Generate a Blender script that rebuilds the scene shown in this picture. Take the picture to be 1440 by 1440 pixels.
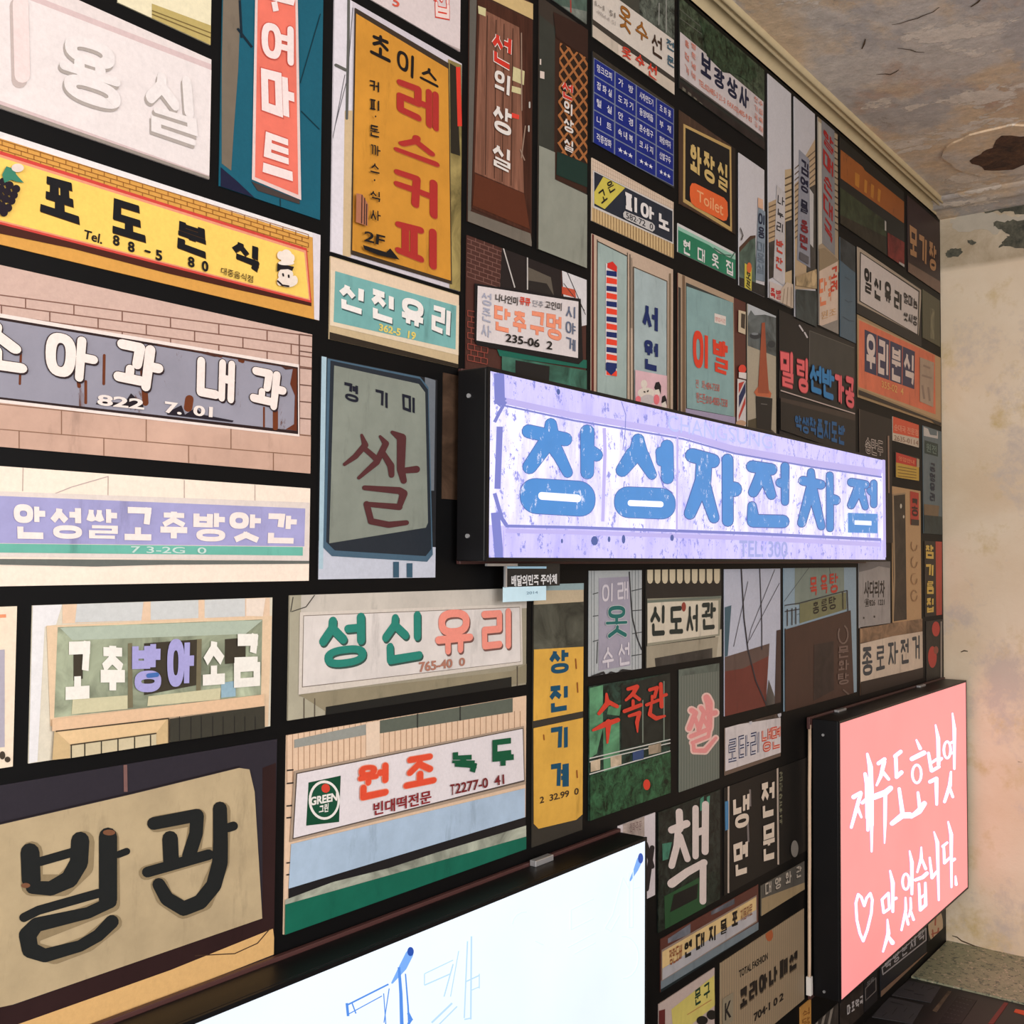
import bpy, math, random
from mathutils import Vector, Matrix
from mathutils.geometry import tessellate_polygon
random.seed(7)
for _o in list(bpy.data.objects):
    bpy.data.objects.remove(_o)
SC = bpy.context.scene
COL = SC.collection

# ------------------------------------------------------------------ camera
# room axes: X along the mural wall, Y into the mural wall (its face is y = 0), Z up from the floor
EYE = Vector((0.0, -1.1, 1.342))
RX = ((0.60677392, 0.03709935, 0.79400822), (-0.79483874, 0.01884815, 0.60652793), (0.00753621, -0.99913382, 0.04092456))
FOCAL = 1508.0
cam = bpy.data.cameras.new('camera')
cam.sensor_width = 36.0
cam.lens = 36.0 * FOCAL / 1440.0
cam.clip_start = 0.02
camo = bpy.data.objects.new('camera', cam)
COL.objects.link(camo)
camo.matrix_world = Matrix(((RX[0][0], -RX[0][1], -RX[0][2], EYE.x), (RX[1][0], -RX[1][1], -RX[1][2], EYE.y),
                            (RX[2][0], -RX[2][1], -RX[2][2], EYE.z), (0, 0, 0, 1)))
SC.camera = camo

# ------------------------------------------------------------------ light and exposure
SC.view_settings.view_transform = 'Standard'
SC.view_settings.look = 'None'
SC.view_settings.gamma = 1.0
SC.view_settings.use_curve_mapping = False
SC.view_settings.exposure = 0.0
W = bpy.data.worlds.new('World')
SC.world = W
W.use_nodes = True
W.node_tree.nodes['Background'].inputs[0].default_value = (0.95, 0.97, 1.0, 1)
W.node_tree.nodes['Background'].inputs[1].default_value = 0.7


def area_light(name, loc, direction, sx, sy, power, color):
    l = bpy.data.lights.new(name, 'AREA')
    l.shape = 'RECTANGLE'
    l.size, l.size_y, l.energy, l.color = sx, sy, power, color
    o = bpy.data.objects.new(name, l)
    o.location = loc
    o.rotation_euler = Vector(direction).to_track_quat('-Z', 'Y').to_euler()
    COL.objects.link(o)
    return o


# added area lamps as daylight from an unseen window and an unseen shop front
area_light('added_window_light', (0.1, -3.22, 1.75), (0, 1, -0.05), 2.4, 1.5, 88, (1.0, 0.985, 0.985))
area_light('added_front_light', (-2.95, -1.6, 1.45), (1, 0.0, 0.58), 2.8, 2.2, 138, (1.0, 0.965, 0.915))  # tilted up to brighten the ceiling; no shop front is built

# ------------------------------------------------------------------ helpers
CEIL = 1.342 + 1.25
XFAR = 3.97


class F(tuple):
    """a point given in the photograph's own 1440 x 1440 frame"""


VIEWS = {'f': (1, 0, 0), 'c1': (3, 0, 0), 'c2': (3.6, 440, 0), 'c3': (4.8, 820, 0), 'c4': (3.6, 1040, 0), 'c5': (3, 0, 440),
         'c6': (3.42857, 430, 320), 'c7': (4.8, 810, 220), 'c8': (4.645, 1030, 200), 'a1': (3.42857, 0, 820), 'a2': (3.42857, 0, 1020),
         'a3': (3, 380, 800), 'a4': (4.8, 660, 500), 'a5': (3.6, 940, 520), 'a6': (4.5, 800, 780), 'a7': (3.789, 1060, 780),
         'a8': (3.789, 860, 1060), 'b1': (2.1818, 280, 1140), 'b2': (4.235, 1120, 1100), 'b3': (3.6, 1160, 300), 'b4': (5.538, 960, 400),
         'b6': (3.6, 1180, 560), 'b7': (6, 1200, 1280), 'b8': (4.8, 820, 460)}


def Q(view, x, y):
    s, ox, oy = VIEWS[view]
    return F((ox + x / s, oy + y / s))


def sight(px, py):
    a, b = (px - 720.0) / FOCAL, (py - 720.0) / FOCAL
    return Vector([r[0] * a + r[1] * b + r[2] for r in RX])


def on_wall(px, py, y=0.0):
    """where a sight line meets the plane y = const parallel to the mural wall"""
    d = sight(px, py)
    return EYE + d * ((y - EYE.y) / d.y)


def on_level(px, py, z):
    d = sight(px, py)
    return EYE + d * ((z - EYE.z) / d.z)


def on_far(px, py, x=XFAR):
    d = sight(px, py)
    return EYE + d * ((x - EYE.x) / d.x)


def lin(c):
    v = c / 255.0
    return v / 12.92 if v <= 0.04045 else ((v + 0.055) / 1.055) ** 2.4


MATS = {}


def nodes_of(m):
    m.use_nodes = True
    nt = m.node_tree
    return nt, nt.nodes['Principled BSDF']


def mixnode(nt, fac, a, b, blend='MIX'):
    n = nt.nodes.new('ShaderNodeMix')
    n.data_type = 'RGBA'
    n.blend_type = blend
    if isinstance(fac, (int, float)):
        n.inputs[0].default_value = fac
    else:
        nt.links.new(fac, n.inputs[0])
    for v, i in ((a, 6), (b, 7)):
        if isinstance(v, (tuple, list)):
            n.inputs[i].default_value = v
        else:
            nt.links.new(v, n.inputs[i])
    return n.outputs[2]


def noise(nt, scale, detail=4, rough=0.6, vec=None, stretch=None, dist=0.0):
    tc = nt.nodes.new('ShaderNodeTexCoord')
    src = tc.outputs['Object']
    if stretch:
        mp = nt.nodes.new('ShaderNodeMapping')
        mp.inputs['Scale'].default_value = stretch
        nt.links.new(src, mp.inputs['Vector'])
        src = mp.outputs[0]
    n = nt.nodes.new('ShaderNodeTexNoise')
    n.inputs['Scale'].default_value = scale
    n.inputs['Detail'].default_value = detail
    n.inputs['Roughness'].default_value = rough
    n.inputs['Distortion'].default_value = dist
    nt.links.new(src, n.inputs['Vector'])
    return n.outputs[0]


def ramp(nt, src, p0, p1, c0=(0, 0, 0, 1), c1=(1, 1, 1, 1)):
    r = nt.nodes.new('ShaderNodeValToRGB')
    r.color_ramp.elements[0].position = p0
    r.color_ramp.elements[1].position = p1
    r.color_ramp.elements[0].color = c0
    r.color_ramp.elements[1].color = c1
    nt.links.new(src, r.inputs[0])
    return r.outputs[0]


def sc4(c, k):
    return tuple(min(1.0, v * k) for v in c[:3]) + (1,)


PRINT_K = 0.86


def M(rgb, kind='print'):
    key = (rgb, kind)
    if key in MATS:
        return MATS[key]
    m = bpy.data.materials.new('%s_%d_%d_%d' % ((kind,) + tuple(rgb)))
    nt, b = nodes_of(m)
    c = tuple(lin(v) * PRINT_K for v in rgb) + (1,)
    b.inputs['Roughness'].default_value = 0.42
    b.inputs['Specular IOR Level'].default_value = 0.15
    if kind == 'grunge':
        a = mixnode(nt, ramp(nt, noise(nt, 9, 6, 0.7), 0.35, 0.7), sc4(c, 0.84), sc4(c, 1.08))
        out = mixnode(nt, ramp(nt, noise(nt, 26, 6, 0.75, stretch=(1, 1, 0.22)), 0.56, 0.82), a, sc4(c, 0.55))
    elif kind == 'rust':
        a = mixnode(nt, ramp(nt, noise(nt, 7, 6, 0.7), 0.35, 0.7), sc4(c, 0.88), sc4(c, 1.08))
        out = mixnode(nt, ramp(nt, noise(nt, 24, 8, 0.8, stretch=(1, 1, 0.35), dist=0.6), 0.60, 0.66), a, (0.10, 0.035, 0.018, 1))
    elif kind == 'ribs':
        tc = nt.nodes.new('ShaderNodeTexCoord')
        w = nt.nodes.new('ShaderNodeTexWave')
        w.bands_direction = 'X'
        w.inputs['Scale'].default_value = 26
        w.inputs['Distortion'].default_value = 0.3
        nt.links.new(tc.outputs['Object'], w.inputs['Vector'])
        a = mixnode(nt, w.outputs[1], sc4(c, 0.62), sc4(c, 1.12))
        out = mixnode(nt, noise(nt, 14, 5), a, sc4(c, 0.8))
    elif kind == 'wood':
        a = ramp(nt, noise(nt, 18, 6, 0.65, stretch=(4.5, 1, 0.35), dist=0.8), 0.3, 0.72, sc4(c, 0.5), sc4(c, 1.3))
        out = a
    elif kind == 'foliage':
        a = ramp(nt, noise(nt, 42, 8, 0.75, dist=0.7), 0.38, 0.62, sc4(c, 0.15), sc4(c, 1.9))
        out = a
    elif kind == 'blur':
        out = ramp(nt, noise(nt, 13, 5, 0.6, dist=1.2), 0.3, 0.72, sc4(c, 0.4), sc4(c, 1.55))
    else:
        out = mixnode(nt, 0.5, mixnode(nt, noise(nt, 22, 6, 0.7), sc4(c, 0.8), sc4(c, 1.16)), mixnode(nt, noise(nt, 190, 3, 0.7), sc4(c, 0.74), sc4(c, 1.26)))
    nt.links.new(out, b.inputs['Base Color'])
    MATS[key] = m
    return m


def glow(rgb, strength, kind=''):
    key = ('glow', rgb, strength, kind)
    if key in MATS:
        return MATS[key]
    m = bpy.data.materials.new('backlit_%d_%d_%d' % tuple(rgb))
    nt, b = nodes_of(m)
    c = tuple(lin(v) for v in rgb) + (1,)
    b.inputs['Base Color'].default_value = sc4(c, 0.12)
    b.inputs['Roughness'].default_value = 0.35
    b.inputs['Emission Strength'].default_value = strength
    if kind == 'weathered':
        a = mixnode(nt, ramp(nt, noise(nt, 10, 6, 0.7, stretch=(1.6, 1, 0.45)), 0.44, 0.68), c, (0.46, 0.42, 0.90, 1))
        s = ramp(nt, noise(nt, 60, 8, 0.8, stretch=(1, 1, 0.7)), 0.57, 0.59)
        out = mixnode(nt, s, a, (0.20, 0.22, 0.62, 1))
        nt.links.new(out, b.inputs['Emission Color'])
    elif kind == 'worn':
        s = ramp(nt, noise(nt, 45, 8, 0.8, stretch=(1, 1, 0.6)), 0.585, 0.61)
        n2 = mixnode(nt, noise(nt, 12, 4), sc4(c, 0.85), sc4(c, 1.15))
        nt.links.new(mixnode(nt, s, n2, (0.75, 0.78, 1, 1)), b.inputs['Emission Color'])
    elif kind == 'soft':
        nt.links.new(mixnode(nt, noise(nt, 4, 2), sc4(c, 0.9), sc4(c, 1.1)), b.inputs['Emission Color'])
    else:
        b.inputs['Emission Color'].default_value = c
    MATS[key] = m
    return m


def plain(name, rgb, rough=0.5, spec=0.3, metal=0.0):
    key = ('plain', name)
    if key in MATS:
        return MATS[key]
    m = bpy.data.materials.new(name)
    nt, b = nodes_of(m)
    c = tuple(lin(v) for v in rgb) + (1,)
    b.inputs['Roughness'].default_value = rough
    b.inputs['Specular IOR Level'].default_value = spec
    b.inputs['Metallic'].default_value = metal
    nt.links.new(mixnode(nt, noise(nt, 30, 4), sc4(c, 0.85), sc4(c, 1.12)), b.inputs['Base Color'])
    MATS[key] = m
    return m


def mesh_obj(name, verts, faces, mat, parent=None, loc=None):
    me = bpy.data.meshes.new(name)
    L = Vector(loc) if loc is not None else Vector((0, 0, 0))
    me.from_pydata([tuple(Vector(v) - L) for v in verts], [], faces)
    me.update()
    me.materials.append(mat)
    o = bpy.data.objects.new(name, me)
    COL.objects.link(o)
    if parent:
        o.parent = parent
    elif loc is not None:
        o.location = L
    return o


def box_geo(x0, x1, y0, y1, z0, z1):
    v = [(x, y, z) for x in (x0, x1) for y in (y0, y1) for z in (z0, z1)]
    f = [(0, 1, 3, 2), (4, 6, 7, 5), (0, 4, 5, 1), (2, 3, 7, 6), (0, 2, 6, 4), (1, 5, 7, 3)]
    return v, f


def tag(o, label, cat, group=None):
    o['label'] = label
    o['category'] = cat
    if group:
        o['group'] = group


def structure(o):
    o['kind'] = 'structure'
    return o


# ------------------------------------------------------------------ Hangul built from strokes
CHO = 'ㄱㄲㄴㄷㄸㄹㅁㅂㅃㅅㅆㅇㅈㅉㅊㅋㅌㅍㅎ'
JUNG = 'ㅏㅐㅑㅒㅓㅔㅕㅖㅗㅘㅙㅚㅛㅜㅝㅞㅟㅠㅡㅢㅣ'
JONG = ['', 'ㄱ', 'ㄲ', 'ㄳ', 'ㄴ', 'ㄵ', 'ㄶ', 'ㄷ', 'ㄹ', 'ㄺ', 'ㄻ', 'ㄼ', 'ㄽ', 'ㄾ', 'ㄿ', 'ㅀ', 'ㅁ', 'ㅂ', 'ㅄ', 'ㅅ', 'ㅆ', 'ㅇ', 'ㅈ', 'ㅊ', 'ㅋ', 'ㅌ', 'ㅍ', 'ㅎ']
RING = [(0.5 + 0.5 * math.copysign(abs(math.cos(a * math.pi / 14)) ** 0.8, math.cos(a * math.pi / 14)), 0.5 + 0.5 * math.copysign(abs(math.sin(a * math.pi / 14)) ** 0.8, math.sin(a * math.pi / 14))) for a in range(28)]
CON = {
    'ㄱ': [[(0, 0), (1, 0), (0.92, 1)]], 'ㄴ': [[(0, 0), (0, 1), (1, 1)]], 'ㄷ': [[(1, 0), (0, 0), (0, 1), (1, 1)]],
    'ㄹ': [[(0, 0), (1, 0), (1, 0.5), (0, 0.5), (0, 1), (1, 1)]], 'ㅁ': [[(0, 0), (1, 0), (1, 1), (0, 1), 'c']],
    'ㅂ': [[(0, 0), (0, 1), (1, 1), (1, 0)], [(0, 0.45), (1, 0.45)]],
    'ㅅ': [[(0.5, 0), (0.47, 0.35), (0, 1)], [(0.48, 0.38), (1, 1)]], 'ㅇ': [RING + ['c']],
    'ㅈ': [[(0, 0), (1, 0)], [(0.52, 0), (0.45, 0.45), (0, 1)], [(0.46, 0.45), (1, 1)]],
    'ㅊ': [[(0.5, 0), (0.5, 0.25)], [(0, 0.27), (1, 0.27)], [(0.52, 0.27), (0.45, 0.6), (0, 1)], [(0.46, 0.58), (1, 1)]],
    'ㅋ': [[(0, 0), (1, 0), (0.92, 1)], [(0, 0.5), (0.96, 0.46)]], 'ㅌ': [[(1, 0), (0, 0), (0, 1), (1, 1)], [(0, 0.5), (1, 0.5)]],
    'ㅍ': [[(0, 0), (1, 0)], [(0.3, 0), (0.3, 1)], [(0.7, 0), (0.7, 1)], [(0, 1), (1, 1)]],
    'ㅎ': [[(0.5, 0), (0.5, 0.16)], [(0, 0.26), (1, 0.26)], [(x * 0.8 + 0.1, 0.45 + y * 0.55) for x, y in RING] + ['c']]}
VOW = {
    'ㅏ': [[(0.08, 0), (0.08, 1)], [(0.08, 0.45), (1.2, 0.45)]], 'ㅑ': [[(0.08, 0), (0.08, 1)], [(0.08, 0.3), (1.2, 0.3)], [(0.08, 0.6), (1.2, 0.6)]],
    'ㅓ': [[(0.85, 0), (0.85, 1)], [(0, 0.45), (0.85, 0.45)]], 'ㅕ': [[(0.85, 0), (0.85, 1)], [(0, 0.3), (0.85, 0.3)], [(0, 0.6), (0.85, 0.6)]],
    'ㅐ': [[(0, 0), (0, 1)], [(1, 0), (1, 1)], [(0, 0.45), (1, 0.45)]], 'ㅔ': [[(0.45, 0), (0.45, 1)], [(1, 0), (1, 1)], [(-0.1, 0.45), (0.45, 0.45)]],
    'ㅖ': [[(0.45, 0), (0.45, 1)], [(1, 0), (1, 1)], [(-0.1, 0.32), (0.45, 0.32)], [(-0.1, 0.6), (0.45, 0.6)]], 'ㅣ': [[(0.5, 0), (0.5, 1)]],
    'ㅗ': [[(0, 1), (1, 1)], [(0.5, 0), (0.5, 1)]], 'ㅛ': [[(0, 1), (1, 1)], [(0.3, 0), (0.3, 1)], [(0.7, 0), (0.7, 1)]],
    'ㅜ': [[(0, 0), (1, 0)], [(0.5, 0), (0.5, 1)]], 'ㅠ': [[(0, 0), (1, 0)], [(0.3, 0), (0.3, 1)], [(0.7, 0), (0.7, 1)]], 'ㅡ': [[(0, 0.5), (1, 0.5)]]}
CPX = {'ㅘ': 'ㅗㅏ', 'ㅙ': 'ㅗㅐ', 'ㅚ': 'ㅗㅣ', 'ㅝ': 'ㅜㅓ', 'ㅞ': 'ㅜㅔ', 'ㅟ': 'ㅜㅣ', 'ㅢ': 'ㅡㅣ'}
DBL = {'ㄲ': 'ㄱㄱ', 'ㄸ': 'ㄷㄷ', 'ㅃ': 'ㅂㅂ', 'ㅆ': 'ㅅㅅ', 'ㅉ': 'ㅈㅈ', 'ㄳ': 'ㄱㅅ', 'ㄵ': 'ㄴㅈ', 'ㄶ': 'ㄴㅎ', 'ㅄ': 'ㅂㅅ', 'ㄺ': 'ㄹㄱ', 'ㄻ': 'ㄹㅁ', 'ㄼ': 'ㄹㅂ'}


def fitbox(strokes, x0, y0, x1, y1, kv=1.0, kh=1.0):
    return [([p if p == 'c' else (x0 + p[0] * (x1 - x0), y0 + p[1] * (y1 - y0)) for p in s], kv, kh) for s in strokes]


LINES = {'ㄹ': 3.5, 'ㅁ': 2, 'ㅂ': 2.5, 'ㅇ': 2, 'ㅍ': 2, 'ㅎ': 3.2, 'ㅌ': 3, 'ㅊ': 2.6, 'ㅈ': 1.8, 'ㄷ': 2, 'ㅋ': 2.2, 'ㄴ': 1.2, 'ㄱ': 1.2}


def cons(c, x0, y0, x1, y1, w):
    if c in DBL:
        m, g = (x0 + x1) / 2, (x1 - x0) * 0.11
        return [(s, kv * 0.8, kh * 0.85) for s, kv, kh in cons(DBL[c][0], x0, y0, m - g, y1, w) + cons(DBL[c][1], m + g, y0, x1, y1, w)]
    g = 1 - w
    kh = min(1.0, ((y1 - y0) * g + w) / (LINES.get(c, 1.0) * 1.5) / w)
    kv = min(1.0, ((x1 - x0) * g + w) / 2.9 / w) if c in 'ㅂㅁㅇㅍㅎ' else min(1.0, 0.5 + kh)
    return fitbox(CON[c], x0, y0, x1, y1, max(0.4, kv), max(0.4, kh))


def syllable(ch, w):
    """(stroke, upright and level width factors) list of one Hangul syllable in the unit square (y down)"""
    n = ord(ch) - 0xAC00
    c, v, f = CHO[n // 588], JUNG[n % 588 // 28], JONG[n % 28]
    tall = f in ('ㄹ', 'ㅂ', 'ㅁ', 'ㅎ', 'ㅀ')
    bot = (0.49 if tall else 0.53) if f else 1.0
    out = []
    if v in CPX:
        h, r = CPX[v]
        out += cons(c, 0.06, 0, 0.52, bot * 0.46, w)
        y0, y1 = {'ㅡ': (0.66, 0.96), 'ㅗ': (0.62, 0.88)}.get(h, (0.66, 1.0))
        out += fitbox(VOW[h], 0, bot * y0, 0.62, bot * y1, 0.9, 0.75 if f else 1)
        out += fitbox(VOW[r], 0.76, 0, 1.0, bot)
    elif v in 'ㅗㅛㅜㅠㅡ':
        if f:
            out += cons(c, 0.14, 0, 0.86, 0.31, w)
            y0, y1 = {'ㅗ': (0.40, 0.54), 'ㅛ': (0.40, 0.54), 'ㅡ': (0.44, 0.56)}.get(v, (0.49, 0.62))
            kh = 0.7
        else:
            out += cons(c, 0.12, 0, 0.88, 0.5, w)
            y0, y1 = {'ㅗ': (0.62, 0.98), 'ㅛ': (0.62, 0.98), 'ㅡ': (0.74, 1.0)}.get(v, (0.68, 1.0))
            kh = 1
        out += fitbox(VOW[v], 0, y0, 1, y1, 0.85 if v in 'ㅛㅠ' else 1, kh)
    else:
        cx = 0.5 if v in 'ㅏㅑㅓㅕㅔㅖㅐㅒ' else 0.58
        vx = {'ㅓ': 0.62, 'ㅕ': 0.62, 'ㅔ': 0.66, 'ㅖ': 0.66, 'ㅐ': 0.7, 'ㅣ': 0.82}.get(v, 0.72)
        out += cons(c, 0, 0.04, cx, bot * (0.88 if f else 0.94), w)
        out += fitbox(VOW[v], vx, 0, 1.02 if v == 'ㅣ' else 1.0, bot, 0.85 if v in 'ㅏㅑㅔㅖㅐㅒ' else 1, 0.8 if v in 'ㅕㅑㅖ' else 0.9)
    if f:
        out += cons(f, 0.12, 0.64 if tall else 0.70, 0.97, 1.0, w)
    g = 1 - w
    return [([p if p == 'c' else (w / 2 + p[0] * g, w / 2 + p[1] * g) for p in s], kv, kh) for s, kv, kh in out]


def disc(x, y, r, n=14):
    return [(x + r * math.cos(a * 2 * math.pi / n), y + r * math.sin(a * 2 * math.pi / n)) for a in range(n)]


def thick(pl, w, cap='r', kv=1.0, kh=1.0):
    """convex pieces of a polyline of width w (a number, or one per point); a last item 'c' closes it;
    kv and kh thin its upright and its level strokes"""
    closed = pl[-1] == 'c'
    pts = [Vector(p[:2]) for p in (pl[:-1] if closed else pl)]
    ws = list(w) if isinstance(w, (list, tuple)) else [w] * len(pts)
    N = len(pts)
    if N == 1:
        return [disc(pts[0].x, pts[0].y, ws[0] / 2)]
    if closed and N > 13:                     # smooth ring
        out = []
        cx, cy = sum(p.x for p in pts) / N, sum(p.y for p in pts) / N
        rx, ry = max(abs(p.x - cx) for p in pts), max(abs(p.y - cy) for p in pts)
        for i, p in enumerate(pts):
            h = Vector(((p.x - cx) / rx * kv, (p.y - cy) / ry * kh)) * ws[i] / 2
            out.append((p + h, p - h))
        return [[tuple(out[i][0]), tuple(out[(i + 1) % N][0]), tuple(out[(i + 1) % N][1]), tuple(out[i][1])] for i in range(N)]
    res = []
    segs = N if closed else N - 1
    for i in range(segs):
        a, b, wa, wb = pts[i], pts[(i + 1) % N], ws[i] / 2, ws[(i + 1) % N] / 2
        d = b - a
        if d.length < 1e-9:
            continue
        d.normalize()
        n = Vector((-d.y, d.x))
        q = kv * d.y * d.y + kh * d.x * d.x
        wa, wb = wa * q, wb * q
        even = abs(kv - 1) < 1e-3 and abs(kh - 1) < 1e-3
        ends = []
        for k, mine in ((i, wa), ((i + 1) % N, wb)):
            last = not closed and (k == 0 or k == N - 1)
            if last or (even and cap == 'r'):
                ends.append(('r', mine) if cap == 'r' else ('f', 0.0))
                continue
            u, v = (pts[k] - pts[k - 1]).normalized(), (pts[(k + 1) % N] - pts[k]).normalized()
            o = v if k != i else u                # the neighbouring stroke piece
            turn = min(1.0, abs(u.x * v.y - u.y * v.x))
            ends.append(('f', ws[k] / 2 * (kv * o.y * o.y + kh * o.x * o.x) * turn) if turn > 0.3 else ('r', mine))
        poly = []
        for c, r, nn, dd, (kind, e) in ((b, wb, -n, d, ends[1]), (a, wa, n, -d, ends[0])):
            if kind == 'r':
                a0 = math.atan2(nn.y, nn.x)
                poly += [(c.x + r * math.cos(a0 + k * math.pi / 6), c.y + r * math.sin(a0 + k * math.pi / 6)) for k in range(7)]
            else:
                c2 = c + dd * e
                poly += [tuple(c2 + nn * r), tuple(c2 - nn * r)]
        res.append(poly)
    return res


GLYPH = {}


def typeset(s, bold):
    """faces of a line of type, fitted to the unit square (y down)"""
    key = (s, bold)
    if key not in GLYPH:
        cu = bpy.data.curves.new('type', 'FONT')
        cu.body = s
        cu.offset = bold
        cu.resolution_u = 4
        o = bpy.data.objects.new('type', cu)
        COL.objects.link(o)
        dg = bpy.context.evaluated_depsgraph_get()
        ev = o.evaluated_get(dg)
        me = ev.to_mesh()
        vs = [(v.co.x, v.co.y) for v in me.vertices]
        fs = [tuple(p.vertices) for p in me.polygons]
        ev.to_mesh_clear()
        bpy.data.objects.remove(o)
        bpy.data.curves.remove(cu)
        x0, x1 = min(v[0] for v in vs), max(v[0] for v in vs)
        y0, y1 = min(v[1] for v in vs), max(v[1] for v in vs)
        GLYPH[key] = ([((x - x0) / (x1 - x0 + 1e-9), 1 - (y - y0) / (y1 - y0 + 1e-9)) for x, y in vs], fs)
    return GLYPH[key]


def bil(q, u, v):
    a, b, c, d = q
    return (a[0] * (1 - u) * (1 - v) + b[0] * u * (1 - v) + c[0] * u * v + d[0] * (1 - u) * v,
            a[1] * (1 - u) * (1 - v) + b[1] * u * (1 - v) + c[1] * u * v + d[1] * (1 - u) * v)


def cut(q, u0, u1, v0=0, v1=1):
    return [bil(q, u0, v0), bil(q, u1, v0), bil(q, u1, v1), bil(q, u0, v1)]


def rq(x0, y0, x1, y1, sl=0, sr=None):
    """quad from a box; sl = how far its right end sits lower than its left"""
    sr = sl if sr is None else sr
    return [(x0, y0), (x1, y0 + sl), (x1, y1 + sr), (x0, y1)]


def clip_poly(poly, x0, x1, z0, z1):
    for axis, lim, sgn in ((0, x0, 1), (0, x1, -1), (1, z0, 1), (1, z1, -1)):
        out = []
        for i, p in enumerate(poly):
            q = poly[i - 1]
            pi, qi = (p[axis] - lim) * sgn >= 0, (q[axis] - lim) * sgn >= 0
            if pi != qi:
                t = (lim - q[axis]) / (p[axis] - q[axis])
                out.append((q[0] + t * (p[0] - q[0]), q[1] + t * (p[1] - q[1])))
            if pi:
                out.append(p)
        poly = out
        if not poly:
            break
    return poly


def clip_to(poly, region):
    """part of a polygon inside a convex region (both y down, region clockwise on the page)"""
    for i, a in enumerate(region):
        b = region[(i + 1) % len(region)]
        side = lambda p: (b[0] - a[0]) * (p[1] - a[1]) - (b[1] - a[1]) * (p[0] - a[0])
        out = []
        for k, p in enumerate(poly):
            q = poly[k - 1]
            sp, sq = side(p), side(q)
            if (sp >= 0) != (sq >= 0):
                t = sq / (sq - sp)
                out.append((q[0] + t * (p[0] - q[0]), q[1] + t * (p[1] - q[1])))
            if sp >= 0:
                out.append(p)
        poly = out
        if not poly:
            break
    return poly


PHOTO_GROUP = 'printed photographs of shop signs on the black wall'


PATTERN = {'letter', 'letter_shadow', 'letter_outline', 'brick_joints', 'tile_joint', 'stone_joints', 'lattice', 'wall_joint', 'facade_stripe', 'sticker_text', 'menu_lettering', 'small_lettering', 'notice_text',
           'pen_lettering', 'dark_slat_line', 'cabinet_line', 'grape_cluster', 'plank_joint', 'wall_crack', 'crack', 'faded_letter', 'faded_wreath', 'railing', 'oval_lettering', 'frame_line',
           'box_label', 'canopy_fold', 'scratched_glass', 'cook_figure', 'cook_hat', 'cook_hair', 'menu_dot', 'cornice_line', 'lower_sign_edge', 'poster_face', 'sign_frame', 'rust_patch'}


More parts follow.
